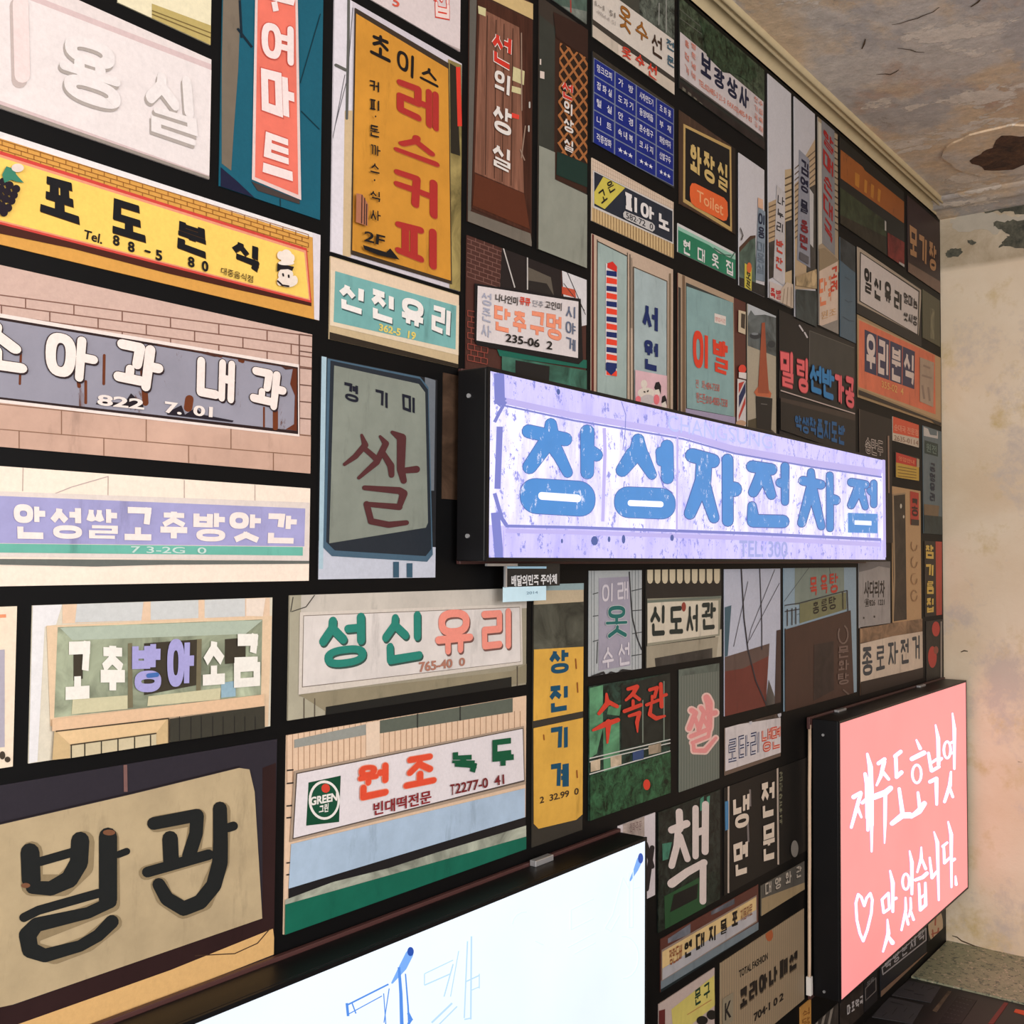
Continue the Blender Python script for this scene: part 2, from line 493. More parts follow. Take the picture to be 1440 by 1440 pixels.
class Face:
    """a flat printed or backlit face parallel to the mural wall, on which boards and lettering are laid as parts"""

    def __init__(self, view, y):
        self.view, self.y, self.k, self.lim = view, y, 0, None

    def full(self, p):
        if isinstance(p, F):
            return p
        s, ox, oy = VIEWS[self.view]
        return (ox + p[0] / s, oy + p[1] / s)

    def local(self, p):
        s, ox, oy = VIEWS[self.view]
        return ((p[0] - ox) * s, (p[1] - oy) * s) if isinstance(p, F) else p

    def W(self, p):
        f = self.full(p)
        v = on_wall(f[0], f[1], self.y)
        return (v.x, v.z)

    def put(self, name, polys, mat, parent=None, k=None):
        """polys: lists of view points; every polygon a hair above the one before"""
        if k is None:
            self.k += 1
            k = self.k
        base = self.y - 0.00022 * k
        vs, fs = [], []
        for i, pl in enumerate(polys):
            w = [self.W(p) for p in pl]
            y = base - 0.0000115 * (i % 17)
            pieces = [w]
            if self.lim and any(not (self.lim[0] <= p[0] <= self.lim[1] and self.lim[2] <= p[1] <= self.lim[3]) for p in w):
                if len(w) > 4:
                    tr = tessellate_polygon([[Vector((p[0], p[1], 0)) for p in w]])
                    pieces = [[w[j] for j in t] for t in tr]
                pieces = [clip_poly(q, *self.lim) for q in pieces]
            for q in pieces:
                if len(q) < 3:
                    continue
                n = len(vs)
                vs += [(p[0], y, p[1]) for p in q]
                fs.append(tuple(range(n, n + len(q))))
        if not fs:
            return None
        return mesh_obj(name, vs, fs, mat, parent or self.root, self.loc)

    def col(self, c, kind='print'):
        return c if isinstance(c, bpy.types.Material) else M(c, kind)

    def poly(self, name, pts, c, kind='print'):
        return self.put(name, [pts], self.col(c, kind))

    def many(self, name, groups, mat):
        """each group of polygons becomes a part of its own, unless it is surface pattern"""
        if len(groups) > 24 or name in PATTERN:
            return self.put(name, [q for g in groups for q in g], mat)
        self.k += 1
        for n, g in enumerate(groups):
            self.put(name, g, mat, None, self.k + 0.03 * (n % 7))

    def polys(self, name, lst, c, kind='print'):
        return self.many(name, [[q] for q in lst], self.col(c, kind))

    def board(self, quad, c, frame=None, a=0.02, b=0.06, kind='print', name='sign_board'):
        if frame:
            self.poly('sign_frame', quad, frame)
            quad = [bil(quad, a, b), bil(quad, 1 - a, b), bil(quad, 1 - a, 1 - b), bil(quad, a, 1 - b)]
        return self.poly(name, quad, c, kind)

    def han(self, s, quads, c, w=0.15, cap='r', d='h', gap=0.12, out=None, shadow=None, name='lettering'):
        """stroke-built Hangul; quads is one quad shared out among the characters, or one per character"""
        chars = [ch for ch in s]
        quads = [self.local(q) if isinstance(q[0], (int, float)) else [self.local(p) for p in q] for q in quads]
        if isinstance(quads[0][0], (int, float)):
            n = len(chars)
            g = gap / n / 2
            quads = [cut(quads, i / n + g, (i + 1) / n - g) if d == 'h' else cut(quads, 0, 1, i / n + g, (i + 1) / n - g) for i in range(n)]

        def build(ch, q, width, extra=0.0, dx=0, dy=0):
            res = []
            for st, kv, kh in syllable(ch, w):
                for pl in thick(st, width + extra, cap, (width * kv + extra) / (width + extra), (width * kh + extra) / (width + extra)):
                    res.append([(lambda p: (p[0] + dx, p[1] + dy))(bil(q, u, v)) for u, v in pl])
            return res
        todo = [(ch, q) for ch, q in zip(chars, quads) if ch != ' ']
        k0 = self.k
        self.k += 3
        if name != 'lettering':
            return self.put(name, [q for ch, qd in todo for q in build(ch, qd, w)], self.col(c), None, k0 + 3)
        for ch, q in todo:
            o = self.put('letter', build(ch, q, w), self.col(c), None, k0 + 3)
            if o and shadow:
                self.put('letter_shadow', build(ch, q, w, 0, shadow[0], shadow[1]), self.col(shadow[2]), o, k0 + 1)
            if o and out:
                self.put('letter_outline', build(ch, q, w, out[1]), self.col(out[0]), o, k0 + 2)

    def type(self, s, quad, c, bold=0.012, name='small_lettering'):
        vs, fs = typeset(s, bold)
        quad = [self.local(p) for p in quad]
        return self.put(name, [[bil(quad, *vs[i]) for i in f] for f in fs], self.col(c))

    def ink(self, name, lst, w, c, cap='r', kind='print'):
        """strokes drawn straight in view coordinates; an item may be (points, width)"""
        res = []
        for it in lst:
            pl, ww = it if isinstance(it, tuple) and isinstance(it[0], list) else (it, w)
            res.append(thick(pl, ww, cap))
        return self.many(name, res, self.col(c, kind))

    def dots(self, name, lst, c, n=18, kind='print'):
        return self.many(name, [[[(x + rx * math.cos(k * 2 * math.pi / n), y + ry * math.sin(k * 2 * math.pi / n)) for k in range(n)]] for x, y, rx, ry in lst], self.col(c, kind))

    def grid(self, name, quad, rows, cols, c, w=2.0, brick=False):
        res = []
        for r in range(rows + 1):
            res += thick([bil(quad, 0, r / rows), bil(quad, 1, r / rows)], w, 'f')
        for r in range(rows if brick else 1):
            for k in range(cols + 1):
                u = (k + (0.5 if brick and r % 2 else 0)) / cols
                if u <= 1:
                    res += thick([bil(quad, u, r / rows if brick else 0), bil(quad, u, (r + 1) / rows if brick else 1)], w, 'f')
        return self.put(name, res, self.col(c))


class Photo(Face):
    def __init__(self, view, tl, br, c, label, kind='print', x0=None, x1=None, z0=None, z1=None, name='sign_photo', cat='sign photo'):
        super().__init__(view, -0.002)
        a, b = self.W(tl), self.W(br)
        X0, X1 = (a[0] if x0 is None else x0), (b[0] if x1 is None else x1)
        Z1, Z0 = (a[1] if z1 is None else z1), (b[1] if z0 is None else z0)
        Z1 = min(Z1, TOP - 0.012)
        self.lim = (X0, X1, Z0, Z1)
        self.loc = Vector(((X0 + X1) / 2, 0, Z0))
        v, f = box_geo(X0, X1, -0.002, 0.0, Z0, Z1)
        self.root = mesh_obj(name, v, f, M(c, kind), None, self.loc)
        tag(self.root, label, cat, PHOTO_GROUP)


TOP = 1.342 + 1.223
# ------------------------------------------------------------------ the room
XB, YR = -3.0, -3.3


def plaster_ceiling():
    m = bpy.data.materials.new('peeling_ceiling_paint')
    nt, b = nodes_of(m)
    b.inputs['Roughness'].default_value = 0.8
    a = ramp(nt, noise(nt, 1.6, 9, 0.58), 0.46, 0.53, (0.80, 0.61, 0.42, 1), (0.70, 0.63, 0.57, 1))
    r = ramp(nt, noise(nt, 2.4, 11, 0.64, stretch=(0.8, 1.2, 1)), 0.51, 0.56)
    a = mixnode(nt, r, a, (0.58, 0.53, 0.50, 1))
    r2 = ramp(nt, noise(nt, 2.6, 9, 0.65, stretch=(1.0, 1.4, 1)), 0.56, 0.70)
    a = mixnode(nt, r2, a, (0.62, 0.41, 0.29, 1))
    r3 = ramp(nt, noise(nt, 4.3, 10, 0.68, stretch=(1.2, 0.8, 1)), 0.57, 0.585)
    a = mixnode(nt, r3, a, (0.86, 0.76, 0.66, 1))
    r4 = ramp(nt, noise(nt, 5.2, 12, 0.78, stretch=(0.6, 1.3, 1)), 0.60, 0.68)
    a = mixnode(nt, r4, a, (0.26, 0.21, 0.16, 1))
    r5 = ramp(nt, noise(nt, 30, 9, 0.8), 0.3, 0.75, (0.72, 0.72, 0.72, 1), (1.2, 1.2, 1.2, 1))
    a = mixnode(nt, 1.0, a, r5, 'MULTIPLY')
    nt.links.new(a, b.inputs['Base Color'])
    bp = nt.nodes.new('ShaderNodeBump')
    bp.inputs['Strength'].default_value = 0.5
    bp.inputs['Distance'].default_value = 0.014
    add = nt.nodes.new('ShaderNodeMath')
    add.operation = 'ADD'
    nt.links.new(r3, add.inputs[0])
    nt.links.new(noise(nt, 14, 10, 0.72), add.inputs[1])
    nt.links.new(add.outputs[0], bp.inputs['Height'])
    nt.links.new(bp.outputs[0], b.inputs['Normal'])
    return m


def plaster_wall():
    m = bpy.data.materials.new('stained_cream_plaster')
    nt, b = nodes_of(m)
    b.inputs['Roughness'].default_value = 0.75
    a = ramp(nt, noise(nt, 2.2, 7, 0.62, dist=0.4), 0.35, 0.66, (0.72, 0.56, 0.39, 1), (0.82, 0.69, 0.53, 1))
    s = ramp(nt, noise(nt, 4.6, 9, 0.7), 0.54, 0.70)
    a = mixnode(nt, s, a, (0.62, 0.46, 0.22, 1))
    s2 = ramp(nt, noise(nt, 3.4, 9, 0.7), 0.54, 0.64)
    a = mixnode(nt, s2, a, (0.62, 0.52, 0.44, 1))
    s3 = ramp(nt, noise(nt, 15, 6, 0.7, stretch=(1, 0.5, 1.6)), 0.7, 0.74)
    a = mixnode(nt, s3, a, (0.35, 0.27, 0.18, 1))
    # the old band under the cove, where the top coat has come away
    tc = nt.nodes.new('ShaderNodeTexCoord')
    sep = nt.nodes.new('ShaderNodeSeparateXYZ')
    nt.links.new(tc.outputs['Object'], sep.inputs[0])
    band = ramp(nt, sep.outputs['Z'], 0.0, 1.0)
    mr = nt.nodes.new('ShaderNodeMapRange')
    mr.inputs['From Min'].default_value = 2.37
    mr.inputs['From Max'].default_value = 2.39
    nt.links.new(sep.outputs['Z'], mr.inputs['Value'])
    old = ramp(nt, noise(nt, 6, 8, 0.7, dist=0.5), 0.38, 0.62, (0.42, 0.33, 0.22, 1), (0.60, 0.50, 0.37, 1))
    a = mixnode(nt, mr.outputs[0], a, old)
    nt.links.new(a, b.inputs['Base Color'])
    bp = nt.nodes.new('ShaderNodeBump')
    bp.inputs['Strength'].default_value = 0.35
    bp.inputs['Distance'].default_value = 0.01
    nt.links.new(noise(nt, 9, 9, 0.7), bp.inputs['Height'])
    nt.links.new(bp.outputs[0], b.inputs['Normal'])
    return m


def terrazzo():
    m = bpy.data.materials.new('speckled_terrazzo')
    nt, b = nodes_of(m)
    b.inputs['Roughness'].default_value = 0.5
    a = ramp(nt, noise(nt, 9, 4, 0.6), 0.35, 0.65, (0.25, 0.27, 0.17, 1), (0.36, 0.34, 0.23, 1))
    a = mixnode(nt, ramp(nt, noise(nt, 75, 3, 0.7), 0.56, 0.60), a, (0.10, 0.12, 0.09, 1))
    a = mixnode(nt, ramp(nt, noise(nt, 60, 3, 0.7, stretch=(1.1, 0.9, 1)), 0.60, 0.64), a, (0.56, 0.47, 0.35, 1))
    nt.links.new(a, b.inputs['Base Color'])
    return m


CEIL_M, WALL_M = plaster_ceiling(), plaster_wall()
BLACK = plain('black_mural_vinyl', (11, 11, 12), 0.5, 0.12)
WHITE_ROOM = plain('painted_plaster', (205, 192, 172), 0.8, 0.2)


def slab(name, x0, x1, y0, y1, z0, z1, mat):
    v, f = box_geo(x0, x1, y0, y1, z0, z1)
    return structure(mesh_obj(name, v, f, mat))


slab('wall_left', XB, XFAR + 0.1, 0.0, 0.1, -0.1, TOP, BLACK)
slab('wall_left_upper', XB, XFAR + 0.1, 0.0, 0.1, TOP, CEIL + 0.1, plain('olive_wall_paint', (200, 182, 146), 0.8, 0.2)).name = 'trim_3'
slab('wall_far', XFAR, XFAR + 0.1, YR, 0.0, 0.0, CEIL, WALL_M)
slab('floor', XB, XFAR + 0.1, YR, 0.0, -0.1, 0.0, plain('black_printed_floor_vinyl', (25, 24, 26), 0.45, 0.3))
slab('ceiling', XB, XFAR + 0.1, YR - 0.1, 0.0, CEIL, CEIL + 0.1, CEIL_M)
slab('trim_1', 3.562, XFAR - 0.0005, YR + 0.01, -0.004, 0.0, 0.006, terrazzo())   # terrazzo border along the far wall
# unseen side wall, its window opening added to light the mural (behind the viewer's right shoulder)
wr = []
for a in ((XB, -1.1, 0, CEIL), (1.3, XFAR, 0, CEIL), (-1.1, 1.3, 0, 1.0), (-1.1, 1.3, 2.5, CEIL)):
    wr.append(box_geo(a[0], a[1], YR - 0.1, YR, a[2], a[3]))
vs, fs = [], []
for v, f in wr:
    n = len(vs)
    vs += v
    fs += [tuple(i + n for i in q) for q in f]
structure(mesh_obj('wall_right', vs, fs, WHITE_ROOM))
vs, fs = [], []
for a in ((-1.1, -1.05, 1.0, 2.5), (1.25, 1.3, 1.0, 2.5), (-1.05, 1.25, 1.0, 1.05), (-1.05, 1.25, 2.45, 2.5), (0.08, 0.12, 1.05, 2.45)):
    v, f = box_geo(a[0], a[1], YR - 0.07, YR - 0.03, a[2], a[3])
    n = len(vs)
    vs += v
    fs += [tuple(i + n for i in q) for q in f]
structure(mesh_obj('added_window', vs, fs, plain('grey_window_frame', (120, 118, 115), 0.5)))  # frame of the added window


def sweep(name, prof, path, mat):
    """profile points (out, z) swept along straight path ends given as functions of out"""
    vs, fs = [], []
    n = len(prof)
    for end in range(2):
        for o_, z in prof:
            vs.append(path(end, o_, z))
    for i in range(n - 1):
        fs.append((i, i + 1, n + i + 1, n + i))
    ob = mesh_obj(name, vs, fs, mat)
    for p in ob.data.polygons:
        p.use_smooth = True
    return structure(ob)


OLIVE = plain('olive_wall_paint', (200, 182, 146), 0.8, 0.2)
# moulding on the left: small sloping band and a double bead where it meets the ceiling
pl_ = [(0.0, TOP), (0.0, TOP + 0.006), (0.012, TOP + 0.016), (0.026, TOP + 0.022), (0.028, TOP + 0.016), (0.033, TOP + 0.014), (0.037, TOP + 0.019),
       (0.040, TOP + 0.021), (0.044, TOP + 0.016), (0.049, TOP + 0.016), (0.053, TOP + 0.022), (0.055, CEIL)]
sweep('trim_2', pl_, lambda e, o_, z: ((XB if e == 0 else XFAR - 0.02), -o_, z), OLIVE)
# shallow cove on the far wall
pf = [(0.0, TOP), (0.03, TOP + 0.002), (0.06, CEIL - 0.016), (0.085, CEIL - 0.016), (0.10, CEIL - 0.019), (0.115, CEIL - 0.013), (0.15, CEIL - 0.008), (0.165, CEIL - 0.009), (0.18, CEIL)]
sweep('trim_4', pf, lambda e, o_, z: (XFAR - o_, (0.0 if e == 0 else YR), z), CEIL_M)


def flake(name, centre, rx, ry, z0, z1, mat, seed, n=36, rough=0.22, lobes=3):
    """irregular plate of plaster lying under the ceiling"""
    rnd = random.Random(seed)
    ph = [rnd.random() * 6.28 for _ in range(6)]
    pts = []
    for k in range(n):
        t = k * 2 * math.pi / n
        r = 1 + rough * (0.5 * math.sin(lobes * t + ph[0]) + 0.3 * math.sin(5 * t + ph[1]) + 0.2 * math.sin(9 * t + ph[2])) + rnd.uniform(-0.03, 0.03)
        pts.append((centre[0] + rx * r * math.cos(t), centre[1] + ry * r * math.sin(t)))
    vs = [(x, y, z0) for x, y in pts] + [(x, y, z1) for x, y in pts]
    fs = [tuple(range(n, 2 * n))] + [(i, (i + 1) % n, n + (i + 1) % n, n + i) for i in range(n)]
    return structure(mesh_obj(name, vs, fs, mat))


def brick_hole():
    m = bpy.data.materials.new('bare_brown_hole')
    nt, b = nodes_of(m)
    b.inputs['Roughness'].default_value = 0.9
    a = ramp(nt, noise(nt, 16, 8, 0.75, dist=0.8), 0.35, 0.65, (0.035, 0.014, 0.008, 1), (0.17, 0.075, 0.035, 1))
    nt.links.new(a, b.inputs['Base Color'])
    bp = nt.nodes.new('ShaderNodeBump')
    bp.inputs['Strength'].default_value = 1.0
    bp.inputs['Distance'].default_value = 0.03
    nt.links.new(noise(nt, 20, 6, 0.7), bp.inputs['Height'])
    nt.links.new(bp.outputs[0], b.inputs['Normal'])
    return m


hc = on_level(1418, 215, CEIL)
flake('ceiling_rose', (hc.x - 0.02, hc.y), 0.22, 0.17, CEIL, CEIL - 0.006, CEIL_M, 3, rough=0.06).name = 'trim_5'
flake('ceiling_hole', (hc.x + 0.01, hc.y - 0.02), 0.145, 0.115, CEIL - 0.006, CEIL - 0.0075, brick_hole(), 5, rough=0.30).name = 'trim_6'
BARE = plain('bare_plaster', (186, 176, 160), 0.85, 0.1)
SCAR = plain('dark_plaster_crack', (92, 76, 60), 0.9, 0.1)


def scar(pts, w, plane, mat=SCAR, nm='trim_7'):
    vs, fs = [], []
    ps = [plane(*p) for p in pts]
    for i, p in enumerate(ps):
        t = (ps[min(i + 1, len(ps) - 1)] - ps[max(i - 1, 0)]).normalized()
        nrm = Vector((1, 0, 0)) if plane is on_farn else Vector((0, 0, 1))
        s = t.cross(nrm).normalized() * w * (0.35 + 0.65 * math.sin(math.pi * (i + 0.3) / (len(ps) - 0.4)))
        vs += [p + s, p - s]
    for i in range(len(ps) - 1):
        fs.append((2 * i, 2 * i + 1, 2 * i + 3, 2 * i + 2))
    return structure(mesh_obj(nm, vs, fs, mat))


def on_farn(px, py):
    return on_far(px, py, XFAR - 0.0015)


def on_ceil(px, py):
    return on_level(px, py, CEIL - 0.0015)


for pts, w in (([(1254, 35), (1266, 33), (1278, 29), (1290, 26), (1298, 22), (1312, 17), (1321, 10)], 0.0035), 
               ([(1212, 69), (1215, 62), (1217, 55)], 0.004), ([(1232, 105), (1245, 104), (1252, 105), (1260, 101), (1264, 98)], 0.004),
               ([(1365, 10), (1374, 4), (1380, -2)], 0.005),
               ([(1262, 68), (1280, 70), (1288, 73), (1300, 74)], 0.003)):
    scar(pts, w * 0.6, on_ceil)


def patch(pts, mat, lift, nm='trim_8', amp=2.2, seed=1):
    """ragged flake mark on the far wall, traced as a closed outline"""
    rnd = random.Random(seed)
    out = []
    for i, a_ in enumerate(pts):
        b_ = pts[(i + 1) % len(pts)]
        for k in range(5):
            t = k / 5
            out.append((a_[0] + (b_[0] - a_[0]) * t + rnd.uniform(-amp, amp) * (k > 0), a_[1] + (b_[1] - a_[1]) * t + rnd.uniform(-amp, amp) * (k > 0)))
    ps = [on_far(x, y, XFAR - lift) for x, y in out]
    n = len(ps)
    vs = ps + [Vector((XFAR, p_.y, p_.z)) for p_ in ps]
    return structure(mesh_obj(nm, vs, [tuple(range(n))] + [(i, (i + 1) % n, n + (i + 1) % n, n + i) for i in range(n)], mat))


def moss():
    m = bpy.data.materials.new('dark_mould')
    nt, b = nodes_of(m)
    b.inputs['Roughness'].default_value = 0.9
    nt.links.new(ramp(nt, noise(nt, 30, 9, 0.75), 0.35, 0.68, (0.03, 0.032, 0.024, 1), (0.15, 0.14, 0.10, 1)), b.inputs['Base Color'])
    return m


MOSS = moss()
patch([(1336, 312), (1350, 300), (1372, 297), (1400, 300), (1428, 304), (1450, 302), (1450, 318), (1420, 318), (1398, 330), (1380, 322), (1356, 326), (1342, 322)], BARE, 0.001, seed=2)
patch([(1355, 287), (1368, 283), (1384, 283), (1400, 278), (1420, 280), (1450, 276), (1450, 296), (1432, 301), (1412, 297), (1392, 299), (1376, 296), (1362, 293)], MOSS, 0.0016, seed=3)
patch([(1398, 312), (1420, 311), (1450, 306), (1450, 352), (1420, 346), (1404, 348), (1412, 338), (1420, 330), (1408, 322), (1398, 318)], MOSS, 0.0016, seed=4)
patch([(1328, 356), (1336, 350), (1350, 349), (1354, 354), (1346, 361), (1332, 362)], MOSS, 0.0016, amp=1.0, seed=5)
patch([(1360, 338), (1366, 337), (1373, 341), (1368, 345), (1362, 342)], MOSS, 0.0016, amp=0.8, seed=6)
for pts, w in (([(1351, 917), (1356, 915), (1361, 916)], 0.006), ([(1339, 1316), (1346, 1318), (1352, 1323), (1372, 1331), (1392, 1336)], 0.006)):
    scar(pts, w * 0.4, on_farn)
# ------------------------------------------------------------------ the printed sign photographs, from the left
WHT, BLK = (238, 232, 230), (30, 28, 30)

p = Photo('c1', (0, 0), (882, 757), (228, 216, 214), 'pale pinkish photo of a white sign with large white raised letters, top left corner', x0=0.18, z1=on_wall(295, 84).z)
p.board([(-300, -190), (900, 275), (895, 770), (-300, 345)], (232, 222, 221), (214, 190, 190), 0.0, 0.05)
p.ink('board_edge_shadow', [([(-300, 345), (0, 455), (880, 758)], 26)], 20, (150, 140, 132), 'f')
p.ink('letter_shadow', [[(72, 25), (80, 340)]], 66, (196, 180, 176))
p.ink('letter', [[(84, 15), (92, 318)]], 66, (236, 216, 214))
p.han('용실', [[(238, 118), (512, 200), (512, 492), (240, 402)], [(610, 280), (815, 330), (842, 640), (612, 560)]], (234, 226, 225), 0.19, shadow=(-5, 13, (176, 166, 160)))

p = Photo('c1', (500, -60), (888, 190), (232, 222, 190), 'small cream facade photo at the top edge above the white raised letter sign', z1=TOP - 0.012)
p.poly('cornice', [(640, 15), (890, 108), (890, 192), (640, 78)], (186, 166, 104))
p.ink('cornice_line', [[(640, 45), (890, 140)], [(640, 60), (890, 160)]], 5, (120, 100, 60), 'f')

p = Photo('c1', (942, -80), (1350, 928), (28, 92, 112), 'teal photo of a tall salmon vertical sign with white letters', z1=on_wall(450, -30).z)
p.poly('building_edge', [(935, -80), (1018, -80), (1004, 300), (985, 560), (975, 720), (935, 690)], (122, 110, 96), 'grunge')
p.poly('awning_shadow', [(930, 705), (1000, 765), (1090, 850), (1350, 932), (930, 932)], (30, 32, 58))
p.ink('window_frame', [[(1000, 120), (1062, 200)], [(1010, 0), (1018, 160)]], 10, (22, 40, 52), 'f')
p.ink('wire', [[(1350, 60), (1265, 350)], [(1270, 470), (1345, 545)], [(1180, 840), (1182, 880)]], 4, (20, 50, 62))
p.poly('sign_side_and_shadow', [(1058, 765), (1262, 845), (1262, 862), (1085, 805)], (70, 60, 58))
p.board([(1075, -80), (1252, -80), (1268, 845), (1060, 758)], (238, 122, 104), (226, 200, 196), 0.06, 0.018, 'grunge')
p.han('마트', [[(1096, 282), (1240, 318), (1250, 530), (1100, 475)], [(1105, 545), (1236, 592), (1248, 792), (1085, 742)]], (240, 222, 220), 0.2, 'f', out=((206, 90, 78), 0.05))
p.han('여', [[(1096, 85), (1240, 118), (1240, 285), (1098, 245)]], (240, 222, 220), 0.19, out=((206, 90, 78), 0.05))
p.ink('letter', [[(1098, -20), (1235, 15)], [(1150, 10), (1158, 50)]], 24, (240, 222, 220), 'f')

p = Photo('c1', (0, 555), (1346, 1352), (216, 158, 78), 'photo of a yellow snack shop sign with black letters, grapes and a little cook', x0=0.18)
p.poly('sky_strip', [(-200, 480), (1350, 975), (1350, 1012), (-200, 520)], (232, 226, 226))
p.poly('side_strip', [(1318, 970), (1352, 985), (1352, 1380), (1325, 1360)], (222, 214, 220))
p.grid('brick_joints', [(-100, 560), (1300, 990), (1300, 1062), (-100, 640)], 4, 26, (150, 96, 44), 3, True)
p.poly('sign_side_and_shadow', [(-100, 905), (1312, 1262), (1312, 1292), (1000, 1222), (700, 1152), (300, 1048), (-100, 965)], (72, 34, 26))  # dark brown strip paints in the shadow under the sign
p.poly('sign_frame', [(-100, 606), (1292, 1048), (1312, 1278), (-100, 922)], (206, 70, 62))
p.poly('frame_highlight', [(-100, 622), (1288, 1058), (1306, 1268), (-100, 912)], (230, 150, 120))
p.poly('sign_board', [(-100, 634), (1280, 1066), (1300, 1262), (-100, 905)], (246, 206, 104))
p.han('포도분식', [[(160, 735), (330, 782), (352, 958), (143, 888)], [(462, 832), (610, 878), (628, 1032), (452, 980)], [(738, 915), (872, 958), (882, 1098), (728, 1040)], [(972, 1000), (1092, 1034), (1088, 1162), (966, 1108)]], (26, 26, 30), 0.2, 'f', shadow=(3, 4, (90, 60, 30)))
p.type('Tel.', [(352, 970), (430, 992), (425, 1032), (346, 1006)], BLK, 0.02, 'phone_number')
for s_, x, y in (('8', 485, 1015), ('8', 548, 1042), ('5', 664, 1078), ('8', 800, 1106), ('0', 858, 1124)):
    p.type(s_, rq(x - 14, y - 25, x + 14, y + 20, 7), BLK, 0.035, 'phone_number')
p.ink('phone_number', [[(606, 1060), (624, 1066)]], 9, BLK)
p.type('대중음식점', [(926, 1128), (1060, 1166), (1058, 1196), (924, 1158)], (60, 46, 30), 0.006)
p.dots('grape_cluster', [(x, y, 17, 17) for x, y in ((5, 770), (32, 785), (60, 800), (-5, 800), (22, 812), (50, 826), (-10, 830), (14, 842), (40, 850), (0, 872), (26, 880), (8, 900), (-20, 860), (-18, 890))], (34, 26, 36))
p.poly('grape_leaf', [(0, 740), (18, 705), (50, 716), (60, 740), (92, 775), (60, 770), (40, 762), (10, 775)], (60, 128, 104))
p.dots('grape_leaf', [(65, 712, 26, 18)], (226, 210, 200))
p.dots('cook_figure', [(1195, 1162, 32, 30), (1205, 1192, 38, 22), (1232, 1185, 14, 20), (1172, 1190, 14, 18)], (236, 222, 210))
p.poly('cook_hair', [(1160, 1112), (1230, 1128), (1222, 1146), (1205, 1138), (1172, 1140), (1158, 1150)], (34, 30, 34))
p.dots('cook_hat', [(1196, 1085, 26, 30), (1172, 1080, 14, 18), (1218, 1092, 14, 18), (1196, 1112, 34, 10)], (240, 226, 214))
p.ink('cook_hair', [[(1182, 1158), (1184, 1166)], [(1206, 1164), (1207, 1172)], [(1160, 1188), (1180, 1206), (1206, 1210)]], 7, (34, 30, 34))

p = Photo('c5', (0, 20), (1308, 678), (206, 176, 164), 'photo of a rusty grey clinic sign with white raised letters on pinkish stone', x0=0.18, z1=on_wall(439, 471).z)
p.grid('stone_joints', [(-300, -115), (1330, 100), (1330, 235), (-300, 10)], 3, 8, (128, 92, 80), 5, True)
p.grid('stone_joints', [(1262, 90), (1330, 100), (1330, 520), (1262, 515)], 6, 1, (110, 80, 70), 5)
p.poly('stone_base', [(-300, 345), (1310, 522), (1310, 690), (-300, 540)], (206, 170, 152), 'grunge')
p.grid('stone_joints', [(-100, 375), (1330, 520), (1330, 690), (-100, 590)], 2, 4, (140, 104, 84), 4, True)
p.poly('sign_frame', [(-300, -48), (1259, 218), (1261, 522), (-300, 345)], (236, 222, 216))
p.poly('frame_gap', [(-300, -30), (1254, 230), (1255, 512), (-300, 330)], (48, 34, 34))
p.poly('sign_board', [(-300, -18), (1248, 238), (1248, 498), (-300, 322)], (152, 150, 164), 'rust')
RUSTY = M((112, 58, 34), 'grunge')
p.ink('rust_streak', [([(85, 160), (80, 300)], 10), ([(436, 180), (434, 300)], 12), ([(322, 240), (330, 310)], 16), ([(358, 290), (358, 380)], 12), ([(600, 240), (610, 380)], 26), ([(795, 365), (790, 400)], 36),
                      ([(1158, 415), (1158, 485)], 22), ([(1110, 400), (1110, 480)], 8), ([(1008, 200), (1020, 205)], 16), ([(870, 170), (930, 185)], 10)], 10, RUSTY)
p.poly('rust_patch', [(1232, 235), (1248, 238), (1248, 498), (1200, 492), (1236, 470), (1240, 350), (1220, 300)], (104, 52, 34), 'grunge')
p.poly('rust_patch', [(520, 382), (548, 340), (600, 390), (600, 408), (400, 386), (410, 370)], (40, 32, 38))
p.poly('rust_patch', [(655, 130), (1250, 236), (1200, 240), (1180, 225), (1060, 208), (940, 185), (900, 186), (800, 160), (660, 140)], (78, 48, 40))
p.poly('rust_patch', [(700, 420), (760, 390), (775, 430), (820, 400), (850, 430), (980, 455), (975, 462), (700, 430)], (40, 34, 44))
p.han('소아과내과', [[(-160, 15), (110, 60), (108, 262), (-160, 225)], [(186, 68), (408, 112), (388, 306), (184, 268)], [(478, 106), (688, 150), (658, 342), (470, 304)], [(826, 178), (988, 202), (982, 388), (822, 358)], [(1050, 224), (1206, 256), (1184, 420), (1046, 388)]],
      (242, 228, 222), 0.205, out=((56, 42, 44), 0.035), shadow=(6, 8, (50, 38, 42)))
p.type('822', [(404, 344), (602, 366), (600, 410), (402, 390)], (240, 226, 220), 0.03, 'phone_number')
p.type('7.', [(688, 374), (760, 384), (758, 432), (686, 422)], (240, 226, 220), 0.03, 'phone_number')
p.type('01', [(808, 390), (890, 398), (888, 442), (806, 434)], (240, 226, 220), 0.03, 'phone_number')

